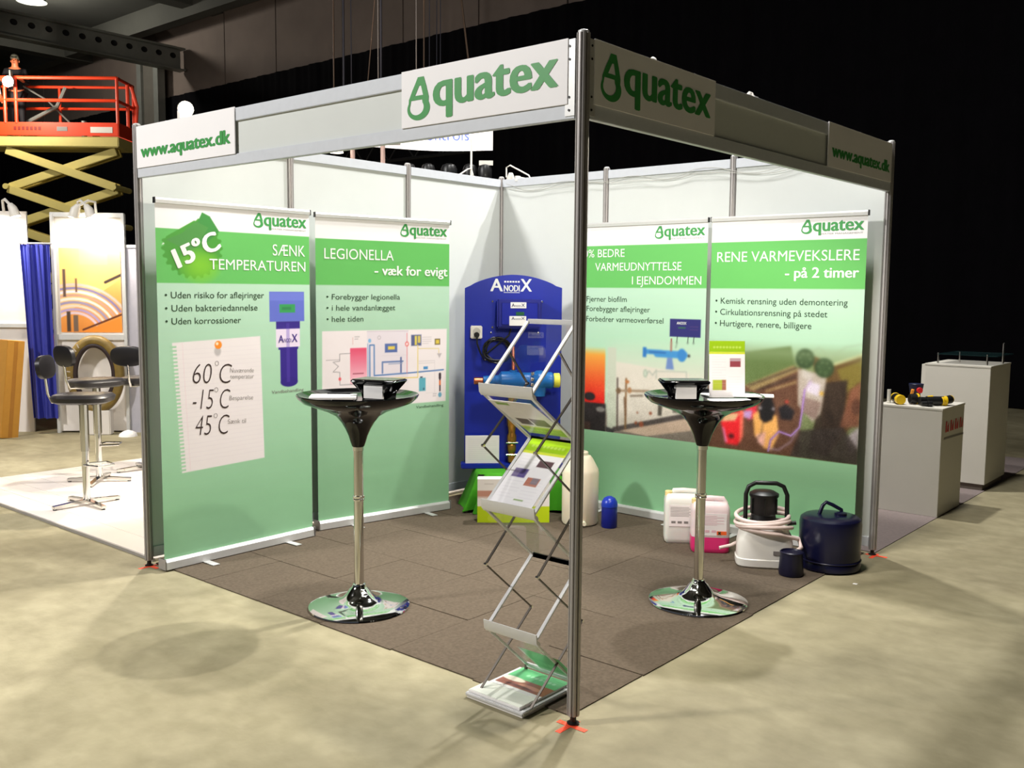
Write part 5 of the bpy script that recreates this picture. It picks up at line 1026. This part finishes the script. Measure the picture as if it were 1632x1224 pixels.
# oval ring
t = rear('oval_ring', 'big olive brown oval ring standing under the poster', 'ring', 0.13, -0.12)
OLV = M('olive_rubber', C8(126, 104, 50), .45, 0, .35, 12)
pts = [(0.255*math.cos(a), 0.0, 0.66+0.375*math.sin(a)) for a in [2*PI*k/48 for k in range(48)]]
MB().tube(pts, 0.055, 12, True).build('outer_ring', OLV, t); pts = [(0.205*math.cos(a), -0.02, 0.66+0.32*math.sin(a)) for a in [2*PI*k/48 for k in range(48)]]
MB().tube(pts, 0.028, 10, True).build('inner_lining', M('dark_lining', C8(44, 30, 30), .5), t); MB().box((-0.16, -0.06, 0), (0.16, 0.06, 0.27)).build('support', RW, t, 0.01)
mb = MB()
for k in range(14): a = 2.2+k*0.17; mb.beam((0.245*math.cos(a), -0.052, 0.66+0.36*math.sin(a)), (0.285*math.cos(a), -0.045, 0.66+0.41*math.sin(a)), 0.012, 0.012)
mb.build('rivets', M('silver_rivet', C8(180, 170, 160), .4), t)
t = rear('foam_piece', 'crumpled white sheet on the floor right of the ring', 'sheet', 0.50, -0.25)
MB().lathe([(0.10, 0), (0.09, 0.03), (0.05, 0.055), (0, 0.07)], n=9).build('sheet', PAPER, t); 
t = thing('white_cloth_bundle', 'white draped cloth at the far left picture edge', 'cloth', (-7.0, -0.25, 0), 0)
MB().lathe([(0.34, 0), (0.30, 0.05), (0.24, 0.14), (0.20, 0.25), (0.12, 0.30), (0.0, 0.31)], n=14).build('cloth', M('ivory_cloth', C8(226, 214, 190), .8), t)
for u, z, lab, s in ((-0.80, 2.40, 'left white clamp lamp on top of the rear wall beside the curtain', 1), (-0.02, 2.40, 'white clamp lamp above the poster at the left', 1), (0.16, 2.40, 'white clamp lamp above the poster at the right', -1)):
    t = rear('clamp_lamp', lab, 'lamp', u, -0.02)
    MB().tube([(0, 0.0, z), (0.0, -0.02, z+0.12), (s*0.05, -0.08, z+0.13), (s*0.15, -0.16, z+0.05)], 0.015, 8).build('arm', WHITE, t)
    hd = MB().tube([(s*0.13, -0.15, z+0.07), (s*0.16, -0.16, z+0.03), (s*0.18, -0.15, z-0.05)], [0.03, 0.045, 0.055], 16).build('lamp_head', WHITE, t); MB().cyl((s*0.18, -0.15, z-0.052), (s*0.1805, -0.15, z-0.056), 0.05, n=16).build('bulb', EMI, hd)

# ================================================================== SCISSOR LIFT
S_ = 1/77.0; LO = Vector((-18.35, 6.6, 0)); LA = AZ
lt = thing('scissor_lift', 'scissor lift with orange railed platform and yellow arms far left', 'lift', LO, LA)
ORG = M('orange_paint', C8(238, 66, 26), .45, 0, .05, 6); YLW = M('yellow_paint', C8(206, 192, 116), .5, 0, .06, 6); YDK = M('yellow_channel', C8(170, 150, 66), .6)
x0, x1, yd = -2.1, 1.19, 0.85
MB().box((x0, 0, 4.52), (x1, yd, 4.74)).build('deck', YLW, lt, 0.02)
tbd = MB().box((x0, -0.015, 4.75), (x1, 0.015, 5.02)).build('toe_board', ORG, lt, 0.003); MB().box((x1-0.01, 0, 4.75), (x1+0.02, yd, 5.02)).build('toe_board', ORG, lt); MB().box((x0, yd-0.015, 4.75), (x1, yd+0.015, 4.95)).build('toe_board', ORG, lt)
MB().box((0.62, -0.022, 4.81), (1.08, -0.016, 4.93)).build('white_decal', WHITE, tbd); MB().box((-0.08, -0.022, 4.84), (0.14, -0.016, 4.93)).build('grey_decal', GREYINK, tbd)
mb = MB()
for k in range(7): mb.box((-0.98+k*0.085, -0.022, 4.86), (-0.93+k*0.085, -0.016, 4.93))
mb.build('dark_decal', M('brown_decal', C8(120, 30, 14), .5), tbd)
for z, nm in ((5.93, 'top_rail'), (5.47, 'mid_rail')):
    MB().tube([(x0, 0, z), (x1, 0, z)], 0.035, 8).build(nm, ORG, lt); MB().tube([(x0, yd, z-0.02), (x1, yd, z-0.02)], 0.03, 8).build(nm, ORG, lt); MB().tube([(x1, 0, z), (x1, yd, z)], 0.035, 8).build(nm, ORG, lt)
for x in (x0, -1.15, -0.92, x1): MB().tube([(x, 0, 5.0), (x, 0, 5.93)], 0.035, 8).build('rail_post', ORG, lt)
for x in (x0, -0.4, x1): MB().tube([(x, yd, 4.9), (x, yd, 5.93)], 0.03, 8).build('rail_post', ORG, lt)
MB().tube([(x1, 0.55, 5.0), (x1, 0.55, 5.93)], 0.04, 8).build('rail_post', ORG, lt); MB().tube([(x1+0.02, 0.9, 5.0), (x1+0.1, 0.8, 5.5), (x1, 0.75, 5.93)], 0.04, 8).build('rail_post', ORG, lt)
MB().tube([(-1.25, 0.4, 6.0), (-0.6, 0.7, 5.6), (-0.05, 0.8, 5.02)], 0.02, 8).build('loose_cable', STEEL, lt); MB().tube([(-0.95, 0.5, 5.1), (-0.35, 0.6, 5.45), (-0.15, 0.6, 5.85)], 0.045, 8).build('hose', STEEL, lt); MB().cyl((0.22, 0.6, 4.75), (0.22, 0.6, 5.15), 0.06, n=10).build('control_post', STEEL, lt)
nodes = [4.50, 3.70, 2.90, 2.10, 1.30, 0.55]
for i in range(5):
    za, zb = nodes[i], nodes[i+1]; xl_, xr_ = -1.22, 1.05
    for y_, m in ((0.12, YLW), (0.34, YDK)):
        MB().beam((xl_, y_, za-0.04), (xr_, y_, zb), 0.09, 0.17, (0, 0, 1)).build('scissor_arm', m, lt, 0.01); MB().beam((xr_, y_+0.10, za-0.04), (xl_, y_+0.10, zb), 0.09, 0.17, (0, 0, 1)).build('scissor_arm', m, lt, 0.01)
    MB().cyl((xl_, 0.0, zb), (xl_, yd, zb), 0.06, n=10).build('pivot_tube', YLW, lt); MB().cyl((xr_, 0.0, zb), (xr_, yd, zb), 0.06, n=10).build('pivot_tube', YLW, lt)
MB().box((-1.7, 0.0, 0.2), (1.5, yd, 0.55)).build('chassis', ORG, lt, 0.03)
for x in (-1.3, 1.1):
    for y_ in (-0.02, yd-0.12): MB().cyl((x, y_, 0.25), (x, y_+0.14, 0.25), 0.25, n=20).build('wheel', BLACK, lt)
lm = thing('work_lamp', 'glaring work lamp hung on the lift rail', 'lamp', LO+Vector((-0.96*math.cos(LA)+0.16*math.sin(LA), -0.96*math.sin(LA)-0.16*math.cos(LA), 0.08)), LA)
MB().box((-0.09, -0.05, 5.63), (0.09, 0.03, 5.81)).build('housing', STEEL, lm, 0.01); MB().lathe([(0.11, 0), (0.09, 0.05), (0.0, 0.075)], n=20).build('bulb', M('work_bulb', (1, .98, .9), emit=(1, .97, .9), estr=40), lm).matrix_local = Matrix.Translation((0, -0.05, 5.72)) @ Matrix.Rotation(PI/2, 4, 'X'); MB().box((-0.015, 0.03, 5.80), (0.015, 0.12, 5.97)).build('hook', STEEL, lm)
# ---- people on the lift
def person(label, loc, rz, shirt, trousers, skin, hair, arm='rail', cap=None):
    t = thing('person', label, 'person', loc, rz)
    J = {'pel': (0, 0, .95), 'sp': (0, .01, 1.12), 'ch': (0, .0, 1.34), 'nk': (0, .0, 1.49), 'hd': (0, -.015, 1.585), 'ht': (0, -.01, 1.70)}
    Rd = {'pel': (.155, .11), 'sp': (.14, .10), 'ch': (.165, .115), 'nk': (.058, .058), 'hd': (.077, .090), 'ht': (.070, .082)}
    E_ = [('pel', 'sp'), ('sp', 'ch'), ('ch', 'nk'), ('nk', 'hd'), ('hd', 'ht')]
    for s, a in ((-1, 'l'), (1, 'r')):
        J['sh'+a] = (s*.185, 0, 1.42); Rd['sh'+a] = (.062, .062); J['el'+a] = (s*.25, -.03, 1.14); Rd['el'+a] = (.045, .045)
        J['wr'+a] = (s*.20, -.24, 1.17) if arm == 'rail' else (s*.27, -.10, .92); Rd['wr'+a] = (.030, .030)
        hx = Vector(J['wr'+a])+((Vector(J['wr'+a])-Vector(J['el'+a])).normalized()*0.09); J['ha'+a] = tuple(hx); Rd['ha'+a] = (.036, .022)
        J['hi'+a] = (s*.095, 0, .90); Rd['hi'+a] = (.095, .095); J['kn'+a] = (s*.11, -.02, .50); Rd['kn'+a] = (.058, .058); J['an'+a] = (s*.12, .02, .10); Rd['an'+a] = (.040, .040); J['to'+a] = (s*.14, -.15, .035); Rd['to'+a] = (.042, .03)
        E_ += [('ch', 'sh'+a), ('sh'+a, 'el'+a), ('el'+a, 'wr'+a), ('wr'+a, 'ha'+a), ('pel', 'hi'+a), ('hi'+a, 'kn'+a), ('kn'+a, 'an'+a), ('an'+a, 'to'+a)]
        d = (Vector(J['ha'+a])-Vector(J['wr'+a])).normalized(); up = Vector((0, 0, 1)); sd = d.cross(up).normalized()
        for f_i, (off, ln) in enumerate(((-.027, .062), (-.009, .075), (.009, .07), (.027, .052))):
            b = hx+sd*off; m1 = b+d*ln*.55; e1 = m1+d*ln*.3-up*ln*.35
            J['f%d%s' % (f_i, a)] = tuple(m1); J['g%d%s' % (f_i, a)] = tuple(e1); Rd['f%d%s' % (f_i, a)] = (.009, .009); Rd['g%d%s' % (f_i, a)] = (.007, .007); E_ += [('ha'+a, 'f%d%s' % (f_i, a)), ('f%d%s' % (f_i, a), 'g%d%s' % (f_i, a))]
        th = Vector(J['wr'+a]).lerp(hx, .4)-sd*s*.045+d*.02; J['t'+a] = tuple(th); Rd['t'+a] = (.011, .011); J['u'+a] = tuple(th+d*.035-up*.01); Rd['u'+a] = (.008, .008); E_ += [('wr'+a, 't'+a), ('t'+a, 'u'+a)]
    def skin_mesh(keys, edges, scale, name, mat, root, lvl=2, caps=None):
        me = bpy.data.meshes.new('sk'); ix = {k: i for i, k in enumerate(keys)}
        me.from_pydata([J[k] for k in keys], [(ix[a], ix[b]) for a, b in edges], []); ob = bpy.data.objects.new('sk', me); COL.objects.link(ob)
        ob.modifiers.new('s', 'SKIN'); sv = me.skin_vertices[0].data
        for k in keys: sv[ix[k]].radius = (Rd[k][0]*scale, Rd[k][1]*scale)
        sv[ix[root]].use_root = True; sb = ob.modifiers.new('u', 'SUBSURF'); sb.levels = lvl; sb.render_levels = lvl
        bpy.context.view_layer.update(); m2 = bpy.data.meshes.new_from_object(ob.evaluated_get(bpy.context.evaluated_depsgraph_get()))
        bpy.data.objects.remove(ob); m2.polygons.foreach_set('use_smooth', [True]*len(m2.polygons)); m2.materials.clear(); return link_mesh(name, m2, mat, t)
    body = skin_mesh(list(J), E_, 1.0, 'body', skin, 'pel')
    J['cl'] = (0, 0, 1.50); Rd['cl'] = (.088, .085)
    up_k = ['pel', 'sp', 'ch', 'cl', 'shl', 'ell', 'wrl', 'shr', 'elr', 'wrr']; sc0 = dict(Rd)
    skin_mesh(up_k, [('pel', 'sp'), ('sp', 'ch'), ('ch', 'cl'), ('ch', 'shl'), ('shl', 'ell'), ('ell', 'wrl'), ('ch', 'shr'), ('shr', 'elr'), ('elr', 'wrr')], 1.13, 'jacket', shirt, 'pel')
    skin_mesh(['pel', 'hil', 'knl', 'anl', 'hir', 'knr', 'anr'], [('pel', 'hil'), ('hil', 'knl'), ('knl', 'anl'), ('pel', 'hir'), ('hir', 'knr'), ('knr', 'anr')], 1.15, 'trousers', trousers, 'pel')
    skin_mesh(['anl', 'tol'], [('anl', 'tol')], 1.3, 'shoe', BLACK, 'anl'); skin_mesh(['anr', 'tor'], [('anr', 'tor')], 1.3, 'shoe', BLACK, 'anr')
    MB().lathe([(0.088, 0), (0.092, 0.03), (0.080, 0.075), (0.045, 0.105), (0, 0.113)], (0, 0.0, 1.665), 20, 0.92, 1.08).build('cap' if cap else 'hair', cap or hair, t)
    if cap: MB().add([(-.06, -.085, 1.675), (.06, -.085, 1.675), (.05, -.16, 1.667), (-.05, -.16, 1.667)], [(0, 1, 2, 3)]).build('cap_peak', cap, t)
    for s in (-1, 1):
        MB().lathe([(0, -.009), (.009, 0), (0, .009)], (s*.030, -.098, 1.635), 10).build('eye', BLACK, body); MB().lathe([(0, -.03), (.012, 0), (0, .03)], (s*.080, 0.0, 1.62), 8).build('ear', skin, body)
    MB().add([(0, -.098, 1.635), (-.014, -.100, 1.595), (.014, -.100, 1.595), (0, -.124, 1.598)], [(0, 1, 3), (0, 3, 2), (1, 2, 3)]).build('nose', skin, body); MB().box((-.024, -.102, 1.566), (.024, -.094, 1.573)).build('mouth', M('lip', C8(120, 50, 40), .5), body)
    return t
SK = M('warm_skin', C8(214, 120, 80), .5); DKC = M('dark_workwear', C8(26, 24, 28), .8); WHC = M('white_workwear', C8(222, 206, 206), .8); HR = M('brown_hair', C8(50, 34, 26), .8)
def on_lift(u, v): return LO+Vector((u*math.cos(LA)-v*math.sin(LA), u*math.sin(LA)+v*math.cos(LA), 4.745))
person('person in dark clothes and a grey cap standing behind the work lamp on the lift', on_lift(-1.16, 0.5), LA+0.2, DKC, DKC, SK, HR, 'rail', M('grey_cap', C8(110, 110, 96), .8))
person('person in a white top at the far left picture edge on the lift', on_lift(-1.78, 0.40), LA+0.9, WHC, DKC, SK, HR, 'down')

# ================================================================== GROUPS OF REPEATS
GR = {'upright_post': 'aluminium uprights of the stand', 'fascia_board': 'fascia boards over the open sides', 'roller_banner': 'green roller banners', 'bar_table': 'round black bar tables',
      'card_holder': 'black card holders on the bar tables', 'paper_stack': 'white papers on the right bar table', 'dark_case': 'small dark objects on the left bar table', 'brochure': 'brochures in the zigzag rack', 'jerrycan': 'jerrycans by the right bar table',
      'display_plinth': 'white plinths behind the stand', 'pipe_fitting': 'fittings on the lower plinth', 'tape_mark': 'orange tape marks under the posts', 'arm_spotlight': 'white arm spotlights on the stand walls',
      'hoist_cable': 'hoist cables above the left fascia', 'bar_stool': 'black bar stools on the white floor', 'clamp_lamp': 'clamp lamps on the rear stand wall', 'paper_scrap': 'white scraps on the hall floor', 'person': 'people on the scissor lift'}
for o in bpy.data.objects:
    k = o.name.split('.')[0]
    if o.parent is None and k in GR: o['group'] = GR[k]
